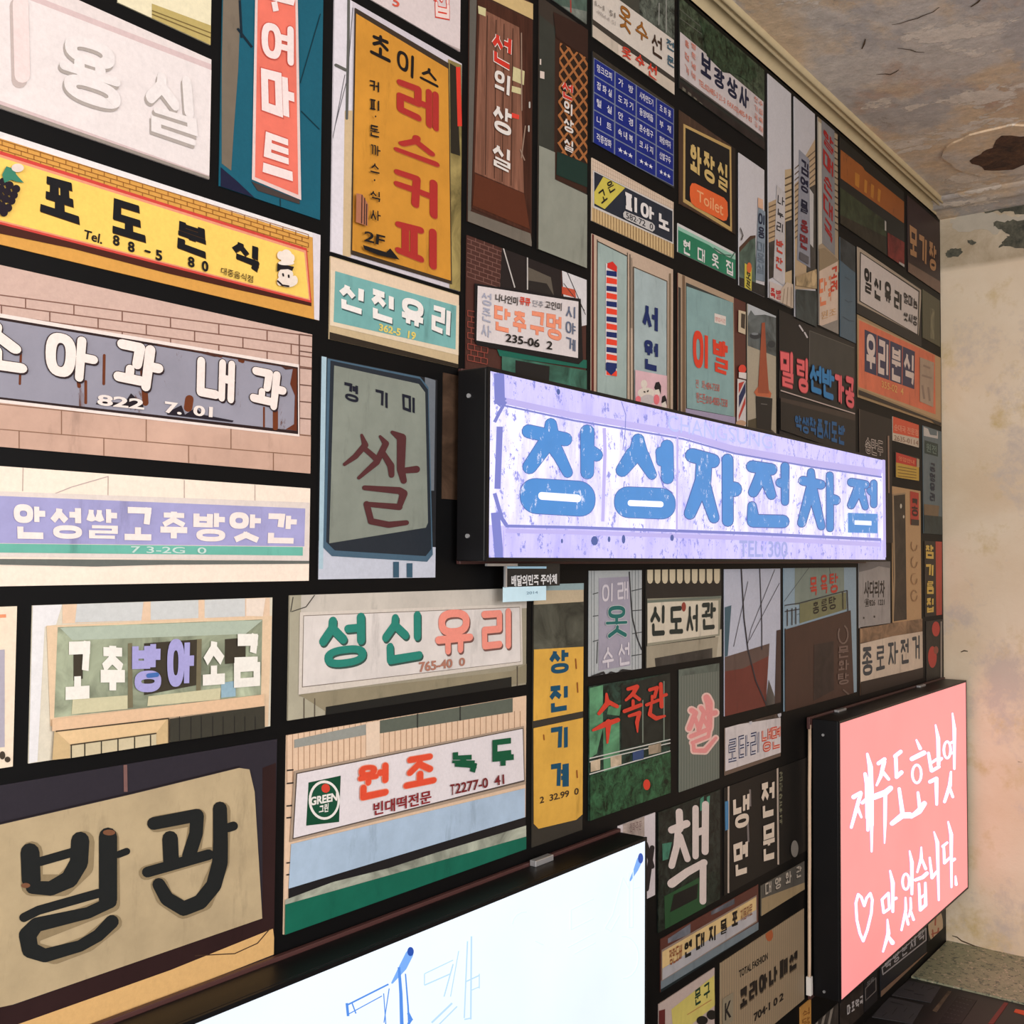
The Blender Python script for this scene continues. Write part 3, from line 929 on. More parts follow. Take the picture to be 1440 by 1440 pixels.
p = Photo('c5', (0, 660), (1303, 1130), (248, 230, 214), 'photo of a faded lavender mill sign with cream letters and a green lower stripe', x0=0.18, z1=on_wall(436, 687).z)
p.ink('wall_joint', [[(97, 650), (95, 752)], [(456, 688), (455, 770)], [(777, 706), (777, 790)], [(1075, 725), (1075, 800)]], 4, (190, 170, 160), 'f')
p.ink('wire', [[(455, 690), (300, 735), (100, 815), (0, 835)]], 4, (190, 172, 168))
p.poly('sign_frame', [(-300, 742), (1305, 800), (1302, 1046), (-300, 1024)], (226, 214, 208))
p.poly('sign_board', [(-300, 760), (1286, 825), (1282, 985), (-300, 968)], (168, 166, 214), 'grunge')
p.poly('green_stripe', [(-300, 970), (1275, 988), (1275, 1024), (-300, 1008)], (112, 186, 170), 'grunge')
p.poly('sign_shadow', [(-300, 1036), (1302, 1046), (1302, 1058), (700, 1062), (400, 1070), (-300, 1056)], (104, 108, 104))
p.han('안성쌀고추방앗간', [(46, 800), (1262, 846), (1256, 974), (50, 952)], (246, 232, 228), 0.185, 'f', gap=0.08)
p.type('7 3-2G  0', [(548, 984), (866, 990), (866, 1016), (548, 1012)], (206, 226, 220), 0.01, 'phone_number')

p = Photo('a1', (-20, 115), (62, 884), (240, 222, 200), 'narrow cream photo strip at the left picture edge beside the glass stall window', x0=0.18)
p.poly('grey_sign', [(-150, 330), (22, 320), (22, 790), (-150, 810)], (176, 170, 184))
p.ink('orange_stripe', [[(-150, 165), (28, 158)]], 16, (232, 150, 110), 'f')
p.dots('broken_plaster', [(10, 830, 14, 20), (35, 850, 14, 14)], (70, 60, 50))

p = Photo('a1', (158, 108), (1303, 690), (222, 214, 196), 'photo of a glass stall window with white and lavender pasted letters')
p.poly('white_wall', [(140, 100), (300, 100), (270, 200), (215, 210), (180, 860), (130, 870)], (232, 230, 232))
p.poly('upper_wall', [(300, 90), (1300, 60), (1300, 165), (300, 195)], (230, 200, 172))
p.polys('shutter', [[(370, 98), (690, 90), (680, 180), (360, 190)], [(725, 88), (955, 80), (955, 168), (725, 178)], [(985, 80), (1180, 72), (1180, 160), (985, 168)]], (206, 208, 208))
p.poly('small_sign', [(1185, 75), (1278, 72), (1265, 160), (1185, 158)], (236, 220, 206))
p.poly('sign_board', [(222, 205), (1308, 158), (1290, 690), (240, 690)], (228, 200, 168), 'print')
p.poly('glass', [(275, 212), (1262, 175), (1255, 540), (258, 648)], (158, 166, 142), 'blur')
p.poly('glass', [(285, 215), (1262, 178), (1180, 245), (345, 275)], (176, 188, 172))
p.polys('dark_interior', [[(350, 330), (395, 320), (395, 460), (350, 470)], [(690, 290), (960, 270), (950, 490), (690, 540)], [(1080, 270), (1180, 262), (1180, 380), (1080, 390)]], (66, 60, 50))
p.polys('wooden_post', [[(612, 290), (632, 288), (636, 600), (612, 602)], [(945, 270), (968, 268), (962, 560), (940, 562)]], (120, 112, 88))
p.polys('cream_ledge', [[(710, 545), (1060, 505), (1055, 560), (705, 592)], [(345, 560), (610, 540), (610, 605), (340, 632)]], (206, 200, 166))
p.poly('blue_bag', [(1060, 480), (1130, 470), (1130, 545), (1060, 552)], (150, 180, 196))
p.han('고추', [[(296, 283), (440, 278), (440, 558), (292, 568)], [(460, 268), (612, 275), (610, 545), (462, 548)]], (240, 236, 228), 0.22, 'f')
p.han('방아', [[(628, 266), (776, 262), (770, 532), (626, 536)], [(796, 262), (938, 256), (932, 508), (796, 512)]], (168, 164, 216), 0.22, 'f')
p.han('소금', [[(954, 258), (1090, 252), (1088, 488), (952, 498)], [(1104, 244), (1248, 244), (1246, 500), (1104, 512)]], (240, 236, 228), 0.22, 'f')
p.ink('letter_scrap', [[(705, 445), (745, 440)]], 22, (70, 110, 176))
p.poly('window_sill', [(240, 655), (1262, 535), (1262, 592), (240, 712)], (226, 190, 156))
p.poly('cabinet', [(250, 712), (800, 650), (800, 790), (240, 850)], (206, 178, 134))
p.poly('cabinet', [(258, 712), (792, 654), (745, 715), (325, 775)], (226, 194, 150))
p.poly('cabinet_grille', [(325, 782), (740, 725), (740, 800), (325, 850)], (206, 192, 160))
p.ink('cabinet_grille_bar', [[(x, 850), (x, 780 - (x - 325) * 0.13)] for x in (330, 395, 475, 555, 635, 712)], 6, (60, 54, 44), 'f')
p.ink('cabinet_line', [[(325, 778), (740, 722)], [(255, 712), (800, 650)], [(800, 650), (800, 790)]], 6, (70, 60, 48), 'f')
p.poly('dark_slats', [(804, 652), (1262, 590), (1262, 700), (804, 765)], (62, 60, 52))
p.ink('dark_slat_line', [[(x, 640), (x, 770)] for x in (850, 905, 955, 1010, 1060, 1115, 1165, 1215)], 4, (44, 42, 40), 'f')

p = Photo('a2', (0, 290), (1320, 1042), (48, 44, 52), 'photo of a khaki sign with two big black letters in a dark frame', x0=0.18, z1=on_wall(388, 1039).z, z0=0.72)
p.poly('frame_lower', [(-200, 1345), (60, 1350), (1265, 925), (1265, 205), (1330, 180), (1330, 990), (130, 1440), (-200, 1520)], (50, 32, 32), 'grunge')
p.poly('wall_strip', [(-200, 1540), (130, 1425), (820, 1180), (1315, 980), (1330, 1100), (-200, 1700)], (216, 174, 116))
p.ink('wire', [[(1300, 980), (1240, 1050), (1130, 1100), (940, 1110)]], 5, (70, 50, 40))
p.ink('post', [[(602, 190), (604, 320)]], 18, (124, 92, 88), 'f')
p.poly('sign_board', [(-200, 520), (0, 478), (640, 330), (1150, 205), (1200, 212), (1225, 320), (1262, 930), (60, 1345), (-200, 1400)], (188, 168, 134), 'grunge')
p.ink('board_edge', [[(-200, 512), (0, 470), (640, 322), (1150, 198)]], 7, (36, 30, 34))
LB = (34, 36, 36)
p.ink('letter_shadow', [([(150, 610), (150, 770), (300, 770), (395, 680), (400, 560)], 105), ([(530, 540), (535, 860), (150, 1010), (150, 1080), (260, 1110), (420, 1050), (545, 950)], 80)], 80, (146, 128, 98))
p.ink('letter_shadow', [([(750, 475), (950, 440), (920, 640)], 80), ([(700, 710), (1010, 620)], 70), ([(1065, 410), (1060, 660), (980, 850), (880, 890), (790, 830), (765, 770)], 84)], 80, (146, 128, 98))
p.ink('letter', [([(140, 612), (146, 745)], 92), ([(382, 555), (376, 660), (330, 740), (240, 785), (150, 780)], [88, 88, 84, 70, 62]), ([(190, 655), (340, 612)], 44), ([(516, 535), (516, 840)], 88), ([(565, 622), (606, 606)], 34),
                 ([(110, 925), (180, 890), (470, 808)], 44), ([(530, 850), (420, 902), (170, 960), (128, 1010), (140, 1080), (210, 1108), (380, 1062), (470, 1010), (535, 945)], [56, 56, 70, 84, 80, 66, 56, 60, 66])], 60, LB)
p.ink('letter', [([(735, 472), (945, 432)], 62), ([(945, 435), (940, 520), (905, 630)], 66), ([(815, 545), (820, 660)], 76), ([(705, 706), (860, 662), (1000, 622)], 52),
                 ([(1055, 400), (1058, 560), (1055, 660), (1025, 770), (960, 850), (880, 882), (800, 835), (760, 765)], [68, 72, 76, 74, 72, 70, 68, 62]), ([(1095, 492), (1120, 484)], 44)], 60, LB)
p.dots('letter_chip', [(520, 515, 30, 14), (118, 770, 22, 12)], (122, 82, 60))

p = Photo('c2', (105, 320), (744, 1400), (206, 198, 206), 'photo of a tall orange cafe sign with maroon letters and a second floor arrow', z1=on_wall(646, 89).z, z0=on_wall(463.6, 354).z)
p.poly('sky_strip', [(60, -80), (200, -80), (190, 1300), (60, 1300)], (222, 216, 224))
p.poly('wall_edge', [(160, 560), (200, 560), (192, 1300), (150, 1300)], (206, 180, 142))
p.ink('drain_pipe', [([(180, -60), (178, 200), (170, 600)], 14), ([(115, 330), (165, 355)], 16)], 10, (96, 96, 92))
p.ink('wire', [[(160, 380), (95, 720)], [(172, 400), (110, 640)], [(200, 40), (172, 420)]], 3, (90, 90, 96))
p.poly('right_wall', [(682, 300), (750, 330), (750, 1480), (690, 1460)], (142, 126, 78), 'blur')
p.poly('dark_awning', [(690, 320), (722, 340), (742, 790), (695, 775)], (44, 40, 32))
p.ink('red_banner', [[(732, 340), (740, 640)]], 22, (214, 62, 48), 'f')
p.poly('sign_frame', [(208, 40), (684, 322), (700, 1440), (188, 1288)], (62, 50, 40))
p.poly('sign_board', [(214, 70), (680, 350), (694, 1422), (194, 1268)], (210, 146, 56), 'grunge')
p.han('초이스', [[(286, 160), (388, 200), (388, 325), (282, 272)], [(420, 245), (512, 290), (508, 408), (418, 345)], [(536, 325), (630, 370), (630, 458), (534, 408)]], (30, 26, 26), 0.15, 'r')
p.han('레스커피', [[(416, 392), (632, 470), (632, 676), (416, 570)], [(402, 656), (634, 718), (634, 868), (400, 775)], [(402, 848), (634, 922), (634, 1122), (400, 1005)], [(408, 1112), (634, 1168), (634, 1378), (408, 1285)]], (172, 50, 46), 0.17, shadow=(2, 4, (190, 104, 60)))
for ch, x, y in (('커', 302, 440), ('피', 302, 535), ('돈', 300, 668), ('까', 302, 766), ('스', 298, 858), ('식', 298, 998), ('사', 298, 1095)):
    p.han(ch, rq(x - 30, y - 36, x + 30, y + 22, 14), BLK, 0.13, 'f', name='menu_lettering')
p.dots('menu_lettering', [(297, 596, 4, 5), (292, 918, 4, 5)], BLK)
p.type('2F', [(240, 1172), (346, 1200), (340, 1252), (238, 1224)], BLK, 0.02)
p.poly('arrow', [(232, 1245), (350, 1282), (370, 1262), (418, 1320), (310, 1296), (240, 1268)], BLK)
p.poly('sticker', [(198, 985), (228, 990), (258, 1040), (255, 1150), (225, 1140), (196, 1130)], (170, 110, 84))
p.ink('sticker_text', [[(226, 995), (224, 1135)], [(240, 1010), (238, 1140)], [(250, 1040), (248, 1145)]], 5, (60, 40, 36))

p = Photo('c2', (105, -60), (745, 262), (218, 204, 204), 'pale grey sign photo with red outlined letter at the top edge above the orange cafe', z1=TOP - 0.012)
p.poly('sign_shadow', [(105, -40), (745, 250), (745, 272), (105, -10)], (176, 160, 158))
p.han('접', [[(606, -90), (690, -70), (690, 100), (612, 85)]], (238, 214, 208), 0.15, out=((216, 62, 46), 0.07))
p.type('5', [(402, -20), (438, -8), (434, 40), (400, 30)], (214, 90, 70), 0.02, 'phone_number')
p.ink('red_line', [[(560, 178), (740, 262)]], 4, (200, 110, 96))

p = Photo('c2', (793, 30), (1106, 1248), (66, 42, 34), 'photo of a brown wooden door with large red and white vertical letters', z1=on_wall(749, 6).z)
p.poly('wall_top', [(780, -120), (1115, 20), (1115, 100), (940, 15), (780, -60)], (206, 178, 126))
p.poly('door_jamb', [(780, -80), (830, -60), (800, 1060), (775, 1130)], (96, 92, 86))
p.poly('pavement', [(785, 1065), (1100, 1182), (1110, 1250), (778, 1135)], (116, 108, 98), 'grunge')
p.poly('door_leaf', [(835, -20), (1108, 105), (1098, 1182), (802, 1052)], (74, 42, 32), 'wood')
p.poly('door_window', [(842, 40), (1042, 140), (1066, 978), (816, 872)], (136, 92, 74), 'wood')
p.ink('plank_joint', [[(x, 60 + (x - 842) * 0.5), (x - 10, 870 + (x - 842) * 0.42)] for x in (880, 925, 965, 1010)], 4, (70, 44, 34), 'f')
p.poly('door_panel', [(816, 880), (1066, 982), (1094, 1160), (806, 1040)], (92, 48, 32))
p.polys('paper_note', [[(1010, 338), (1068, 362), (1064, 432), (1006, 408)], [(1004, 436), (1056, 450), (1052, 480), (1002, 466)], [(832, 30), (872, 45), (870, 85), (834, 70)]], (206, 196, 150))
p.polys('paper_note', [[(1002, 572), (1040, 584), (1038, 606), (1002, 596)]], (226, 70, 56))
p.ink('door_lock', [[(1092, 520), (1092, 545)], [(1088, 640), (1088, 665)]], 8, (190, 186, 180))
p.ink('scratched_glass', [[(1050, 170), (1052, 560)], [(1070, 640), (1050, 800)], [(1045, 760), (1066, 812)]], 6, (150, 124, 108))
p.han('선', [[(898, 150), (1004, 192), (998, 362), (900, 305)]], (206, 56, 44), 0.16, 'f', out=((236, 222, 214), 0.06))
p.han('의상실', [[(908, 352), (1000, 385), (994, 502), (904, 458)], [(902, 515), (1002, 552), (996, 702), (900, 655)], [(900, 712), (996, 758), (992, 886), (896, 838)]], (226, 218, 212), 0.16, 'f')

p = Photo('c2', (1146, 70), (1384, 1358), (60, 52, 46), 'narrow photo of a grey wall and lattice door with small red and white vertical letters', z1=on_wall(825, 43).z)
p.poly('dark_wall', [(1130, 60), (1240, 150), (1222, 780), (1130, 735)], (58, 60, 54), 'grunge')
p.poly('door_frame', [(1226, 170), (1400, 260), (1400, 985), (1220, 905)], (58, 36, 28))
p.poly('door_window', [(1248, 215), (1400, 300), (1400, 835), (1234, 765)], (44, 30, 22))
lat = []
for k in range(-8, 9):
    lat += [[(1240, 300 + k * 70), (1400, 560 + k * 70)], [(1240, 520 + k * 70), (1400, 330 + k * 70)]]
WIN = [(1248, 215), (1400, 300), (1400, 835), (1234, 765)]
p.put('lattice', [q for q in (clip_to(q, WIN) for l in lat for q in thick(l, 11, 'f')) if len(q) > 2], M((164, 104, 60)))
p.poly('door_lower', [(1234, 768), (1400, 838), (1400, 955), (1230, 885)], (28, 52, 46))
p.poly('door_frame', [(1215, 60), (1400, 150), (1400, 305), (1228, 190)], (54, 34, 28))
p.poly('concrete_wall', [(1136, 735), (1222, 772), (1222, 910), (1400, 995), (1400, 1380), (1136, 1275)], (146, 148, 136), 'grunge')
p.polys('switch_plate', [[(1146, 360), (1168, 365), (1168, 402), (1146, 396)], [(1143, 300), (1152, 300), (1152, 330), (1143, 328)]], (216, 200, 190))
p.han('선', [[(1254, 402), (1314, 430), (1312, 516), (1256, 490)]], (206, 60, 46), 0.17, 'f', out=((230, 216, 208), 0.07), name='lettering')
p.han('의상실', [[(1262, 508), (1312, 530), (1310, 598), (1262, 576)], [(1262, 590), (1316, 612), (1312, 684), (1262, 660)], [(1264, 692), (1314, 716), (1312, 782), (1264, 760)]], (222, 214, 208), 0.16, 'f')

p = Photo('c2', (1150, -60), (1386, 122), (128, 134, 126), 'small grey green photo sliver at the top edge right of the wooden doors', kind='blur', z1=TOP - 0.012)
p.poly('canopy', [(1150, -60), (1400, -60), (1400, 60), (1260, 30), (1230, 40), (1150, 0)], (84, 104, 94), 'blur')
p.ink('red_pole', [[(1304, 0), (1306, 110)]], 6, (170, 60, 54), 'f')

p = Photo('c6', (118, 240), (736, 560), (198, 176, 140), 'photo of a pale teal glass shop sign with bold white raised letters', z1=on_wall(646, 416).z, z0=on_wall(466, 478).z)
p.poly('wall_top', [(80, 130), (740, 330), (740, 380), (80, 200)], (226, 202, 176))
p.poly('dark_underside', [(100, 500), (740, 660), (740, 800), (100, 640)], (52, 44, 36))
p.poly('sign_frame', [(118, 205), (738, 375), (735, 616), (112, 470)], (226, 208, 182))
p.poly('sign_board', [(140, 210), (724, 378), (720, 588), (132, 455)], (124, 180, 178), 'grunge')
p.han('신진유리', [[(152, 250), (286, 290), (280, 425), (156, 385)], [(308, 285), (428, 325), (428, 470), (308, 432)], [(448, 325), (578, 365), (572, 505), (446, 462)], [(604, 365), (702, 392), (696, 540), (602, 500)]], (240, 234, 230), 0.2, 'f', shadow=(5, 8, (66, 92, 94)))
p.type('362-5  19', [(350, 462), (528, 506), (524, 544), (348, 498)], (228, 204, 110), 0.03, 'phone_number')

p = Photo('c6', (776, 200), (1350, 800), (78, 48, 42), 'photo of a white button shop sign with orange letters on dark brick', z1=on_wall(656, 331).z, z0=1.342 + 0.24)
p.grid('brick_joints', [(776, 30), (945, 95), (935, 290), (776, 235)], 9, 4, (128, 92, 84), 3, True)
p.poly('dark_alley', [(945, 80), (1230, 200), (1230, 480), (930, 400)], (40, 34, 34))
p.poly('awning', [(1068, 190), (1180, 240), (1195, 330), (1072, 300)], (96, 88, 78))
p.poly('awning', [(1072, 255), (1160, 270), (1195, 330), (1072, 300)], (44, 40, 38))
p.poly('sky_patch', [(1232, 190), (1352, 250), (1352, 470), (1310, 480), (1240, 330)], (216, 212, 214))
p.ink('drain_pipe', [[(950, 100), (1005, 290)], [(1066, 140), (1066, 300)]], 6, (190, 184, 180), 'f')
p.poly('red_roof', [(1232, 285), (1295, 300), (1300, 340), (1232, 320)], (196, 84, 60))
p.ink('wire', [[(1250, 200), (1345, 420)], [(1240, 270), (1340, 400)]], 3, (60, 56, 56))
p.grid('brick_joints', [(776, 400), (880, 420), (870, 660), (776, 640)], 9, 3, (140, 70, 60), 4, True)
p.poly('green_awning', [(915, 580), (1350, 640), (1350, 680), (930, 620)], (30, 100, 84))
p.poly('green_hoarding', [(940, 620), (1350, 690), (1350, 800), (940, 760)], (66, 112, 96), 'blur')
p.poly('dark_doorway', [(1005, 640), (1170, 670), (1165, 790), (1005, 730)], (36, 34, 34))
p.poly('sign_side_and_shadow', [(808, 270), (1320, 345), (1330, 640), (1310, 660), (820, 570), (806, 540)], (30, 28, 30))
p.poly('sign_board', [(822, 282), (1308, 358), (1306, 630), (816, 545)], (222, 212, 212))
p.han('단추구멍', [[(902, 372), (982, 388), (978, 510), (900, 492)], [(985, 388), (1062, 402), (1060, 524), (985, 506)], [(1068, 402), (1148, 415), (1146, 538), (1068, 520)], [(1154, 412), (1228, 424), (1226, 552), (1152, 532)]], (240, 150, 118), 0.16, 'f', out=((206, 104, 78), 0.03))
p.han('성준사', [(838, 302), (888, 312), (884, 548), (836, 528)], (170, 172, 190), 0.13, 'f', 'v', 0.16)
p.han('시야게', [(1244, 366), (1292, 374), (1290, 612), (1242, 592)], (96, 108, 134), 0.13, 'f', 'v', 0.2)
p.type('나나인미', [(904, 320), (1012, 338), (1010, 378), (902, 358)], BLK, 0.018)
p.type('큐큐', [(1020, 335), (1072, 345), (1070, 382), (1018, 372)], (214, 64, 44), 0.03)
p.type('단추', [(1084, 350), (1134, 358), (1132, 390), (1082, 382)], (120, 124, 136), 0.004)
p.type('고인미', [(1142, 354), (1222, 366), (1220, 404), (1140, 392)], BLK, 0.014)
p.type('235-06  2', [(952, 512), (1178, 552), (1174, 592), (950, 552)], BLK, 0.018, 'phone_number')

p = Photo('f', (452, 501), (612, 812), (40, 40, 43), 'dark photo of a grey green board with one large maroon brush letter')
p.poly('lower_wall', [(440, 760), (620, 770), (620, 830), (440, 830)], (196, 200, 214))
p.poly('left_strip', [(450, 495), (459, 500), (454, 800), (448, 800)], (170, 196, 210))
p.poly('grille', [(597, 530), (612, 535), (610, 690), (603, 690)], (110, 116, 124))
p.poly('sign_frame', [(460, 504), (590, 530), (602, 545), (608, 780), (600, 790), (466, 782), (454, 770)], (74, 100, 120))
p.poly('sign_side_and_shadow', [(464, 507), (590, 533), (601, 548), (606, 772), (598, 782), (470, 774), (458, 762)], (42, 48, 56))
p.poly('sign_board', [(469, 514), (588, 540), (597, 552), (601, 735), (598, 742), (462, 764)], (138, 144, 134), 'grunge')
p.ink('leg', [[(556, 790), (556, 812)], [(575, 792), (575, 812)]], 8, (60, 90, 110), 'f')
p.han('경기미', [[(481, 536), (503, 541), (503, 568), (482, 562)], [(525, 546), (545, 551), (545, 577), (526, 570)], [(564, 553), (583, 558), (583, 584), (565, 577)]], (34, 36, 48), 0.17, 'f')
p.ink('letter', [([(507, 612), (512, 626), (498, 642), (483, 653)], [4, 9, 8, 5]), ([(510, 630), (524, 642), (528, 648)], [7, 8, 6]), ([(533, 614), (541, 624), (528, 650), (503, 672)], [4, 9, 9, 5]), ([(535, 634), (548, 655), (549, 668)], [7, 10, 8]),
                    ([(550, 608), (563, 616), (562, 660), (566, 676)], [5, 13, 11, 9]), ([(565, 662), (584, 660)], [8, 10]), ([(511, 686), (560, 690), (566, 694), (560, 712)], [7, 10, 11, 8]), ([(560, 713), (514, 709)], [9, 7]), ([(514, 709), (520, 732)], 9), ([(520, 733), (545, 738), (570, 735)], [9, 9, 7])], 9, (86, 48, 50))
p = Photo('f', (624, 524), (688, 706), (74, 56, 44), 'narrow dark brown photo strip directly left of the blue lettered light box', kind='blur')

p = Photo('a3', (82, 112), (1079, 486), (160, 152, 132), 'photo of a white glass shop sign with two green and two pink letters', z0=on_wall(404, 1013).z)
p.poly('wall_strip', [(70, 90), (1090, 60), (1090, 165), (70, 205)], (206, 198, 188), 'grunge')
p.poly('left_wall', [(70, 100), (130, 100), (120, 540), (230, 540), (230, 650), (70, 660)], (176, 170, 150), 'grunge')
p.ink('wire', [[(185, 112), (150, 160), (90, 180)], [(95, 120), (85, 180)]], 4, (70, 66, 62))
p.poly('stained_wall', [(120, 530), (1020, 430), (1080, 400), (1080, 480), (230, 600)], (150, 140, 116), 'grunge')
p.poly('dark_opening', [(232, 582), (1016, 455), (1016, 520), (232, 650)], (36, 36, 34))
p.ink('wall_joint', [[(140, 545), (140, 640)], [(185, 545), (185, 640)], [(1040, 410), (1040, 500)]], 4, (90, 80, 70), 'f')
p.poly('sign_frame', [(122, 183), (1058, 148), (1062, 402), (116, 530)], (214, 204, 194))
p.poly('frame_line', [(136, 196), (1050, 160), (1054, 392), (130, 500)], (130, 118, 108))
p.poly('sign_board', [(138, 199), (1048, 163), (1052, 390), (133, 496)], (226, 218, 214), 'grunge')
p.han('성신', [[(198, 198), (404, 182), (406, 402), (204, 430)], [(464, 186), (642, 176), (642, 378), (470, 408)]], (46, 132, 118), 0.17, shadow=(5, 8, (60, 84, 78)))
p.han('유리', [[(684, 174), (852, 168), (848, 350), (692, 370)], [(884, 172), (1018, 164), (1018, 334), (888, 350)]], (240, 148, 132), 0.17, shadow=(5, 8, (120, 84, 78)))
p.type('765-40  0', [(620, 392), (815, 372), (815, 408), (622, 436)], (176, 122, 104), 0.03, 'phone_number')

p = Photo('a3', (70, 708), (1076, 1190), (228, 196, 168), 'photo of a white mung bean pancake sign with a round green emblem', z1=on_wall(739.3, 978).z, z0=on_wall(400, 1313).z)
p.ink('tile_joint', [[(70 + k * 24, 600), (70 + k * 24, 900)] for k in range(42)], 3, (176, 142, 116), 'f')
p.poly('window_band', [(462, 640), (1022, 545), (1022, 604), (462, 694)], (96, 102, 92))
p.ink('window_bar', [[(620, 610), (620, 670)], [(800, 580), (800, 640)]], 6, (54, 56, 52), 'f')
p.poly('grey_ledge', [(100, 720), (402, 655), (402, 700), (100, 755)], (150, 152, 146))
p.poly('pillar', [(402, 650), (460, 640), (460, 780), (402, 790)], (230, 206, 184))
p.ink('edge_bracket', [[(66, y), (96, y - 3)] for y in (850, 905, 1000, 1050, 1240, 1290)], 6, (50, 42, 40), 'f')
p.poly('blue_board', [(85, 1160), (1072, 925), (1072, 1050), (74, 1352)], (176, 198, 222), 'grunge')
p.poly('dark_gap', [(74, 1348), (1074, 1046), (1074, 1085), (74, 1390)], (34, 32, 34))
p.poly('grey_awning', [(40, 1402), (260, 1320), (500, 1260), (700, 1195), (1076, 1082), (1076, 1135), (40, 1445)], (156, 160, 146), 'blur')
p.poly('green_awning', [(40, 1420), (1076, 1128), (1076, 1300), (40, 1560)], (26, 104, 84), 'grunge')
p.poly('sign_frame', [(96, 852), (1066, 662), (1072, 908), (78, 1152)], (170, 150, 132))
p.poly('frame_line', [(104, 860), (1062, 670), (1068, 896), (88, 1140)], (84, 72, 66))
p.poly('sign_board', [(108, 864), (1059, 674), (1065, 890), (92, 1134)], (228, 220, 224))
p.poly('emblem', [(155, 900), (291, 871), (284, 1066), (145, 1082)], (24, 74, 52))
p.dots('emblem_ring', [(221, 974, 66, 83)], (236, 230, 226), 32)
p.dots('emblem_disc', [(221, 974, 56, 72)], (28, 80, 58), 32)
p.dots('emblem_ball', [(226, 924, 18, 19)], (208, 70, 54))
p.type('GREEN', [(160, 962), (276, 940), (274, 976), (160, 998)], (236, 232, 226), 0.04, 'emblem_lettering')
p.type('그린', [(198, 995), (238, 986), (236, 1022), (196, 1030)], (236, 232, 226), 0.03, 'emblem_lettering')
p.han('원조', [[(358, 826), (492, 814), (492, 950), (356, 980)], [(556, 796), (688, 774), (692, 902), (552, 930)]], (226, 82, 56), 0.19, out=((236, 150, 126), 0.04))
p.han('녹두', [[(746, 766), (864, 752), (862, 868), (746, 852)], [(916, 722), (1026, 708), (1028, 836), (916, 846)]], (22, 88, 60), 0.19, 'f')
p.type('빈대떡전문', [(424, 984), (668, 930), (668, 984), (424, 1040)], (138, 34, 40), 0.02)
p.type('T', [(748, 908), (766, 905), (767, 950), (749, 953)], (120, 40, 44), 0.02, 'phone_number')
p.type('2277-0  41', [(768, 904), (974, 864), (976, 906), (769, 948)], (120, 40, 44), 0.02, 'phone_number')

p = Photo('a3', (1112, 66), (1317, 1100), (58, 54, 48), 'tall narrow photo of a yellow machine shop sign with four blue letters')
p.poly('cream_ledge', [(1100, 60), (1330, 60), (1330, 138), (1100, 152)], (196, 178, 150))
p.poly('blue_strip', [(1100, 60), (1330, 60), (1330, 88), (1100, 92)], (150, 172, 176))
p.poly('glass', [(1100, 152), (1330, 140), (1330, 335), (1100, 345)], (82, 82, 72), 'blur')
p.polys('sign_board', [[(1111, 340), (1320, 328), (1318, 600), (1108, 642)], [(1109, 672), (1318, 628), (1316, 1035), (1290, 1058), (1130, 1096), (1110, 1075)]], (228, 176, 78), 'grunge')
p.han('상진기계', [[(1172, 334), (1260, 330), (1258, 438), (1174, 448)], [(1172, 492), (1258, 482), (1258, 594), (1174, 608)], [(1174, 668), (1258, 655), (1258, 760), (1174, 778)], [(1174, 822), (1258, 808), (1258, 928), (1174, 935)]], (22, 78, 106), 0.19, 'f')
p.type('2  32.99  0', [(1134, 962), (1298, 922), (1298, 950), (1134, 990)], (70, 54, 40), 0.02, 'phone_number')
p.ink('rust_streak', [[(1285, 380), (1288, 420)], [(1292, 480), (1294, 520)], [(1150, 700), (1152, 720)], [(1290, 850), (1292, 880)]], 5, (150, 84, 40))
# ------------------------------------------------------------------ the printed sign photographs, middle of the wall
p = Photo('c3', (63, -60), (615, 640), (70, 70, 62), 'photo of a cream clothes repair sign with brush letters and smaller red letters below', z0=on_wall(833, 53).z, z1=TOP - 0.012)
p.poly('trees', [(380, -60), (620, -60), (620, 300), (380, 140)], (84, 90, 82), 'foliage')
p.ink('pole', [[(512, 20), (510, 170)], [(560, 0), (560, 220)]], 7, (150, 150, 144), 'f')
p.poly('lower_wall', [(60, 140), (615, 520), (615, 680), (60, 262)], (206, 192, 176), 'grunge')
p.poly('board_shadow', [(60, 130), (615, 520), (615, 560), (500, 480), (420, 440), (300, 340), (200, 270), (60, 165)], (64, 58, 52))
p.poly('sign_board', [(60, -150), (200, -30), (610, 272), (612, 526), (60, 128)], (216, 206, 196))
p.poly('red_letter_strip', [(232, 300), (490, 470), (490, 560), (232, 385)], (216, 200, 186))
p.han('옷수', [[(238, 20), (324, 85), (316, 238), (236, 175)], [(348, 118), (436, 180), (432, 300), (350, 245)]], (158, 100, 40), 0.12, out=((96, 64, 36), 0.03))
p.han('선', [[(458, 218), (528, 262), (528, 408), (456, 360)]], (62, 44, 34), 0.13)
p.han('전문', [[(556, 258), (606, 295), (606, 358), (556, 325)], [(558, 368), (606, 400), (606, 465), (558, 432)]], (58, 96, 116), 0.15)
p.han('옷수선', [[(248, 306), (318, 345), (312, 412), (250, 380)], [(342, 352), (408, 395), (402, 470), (344, 425)], [(428, 415), (490, 455), (488, 560), (428, 510)]], (206, 62, 44), 0.15)
p.type('1~1  51', [(70, 8), (206, 92), (206, 128), (72, 44)], (112, 108, 106), 0.006, 'phone_number')
p.type('-9764-4  51', [(76, 66), (206, 150), (206, 176), (78, 90)], (160, 152, 150), 0.0, 'phone_number')

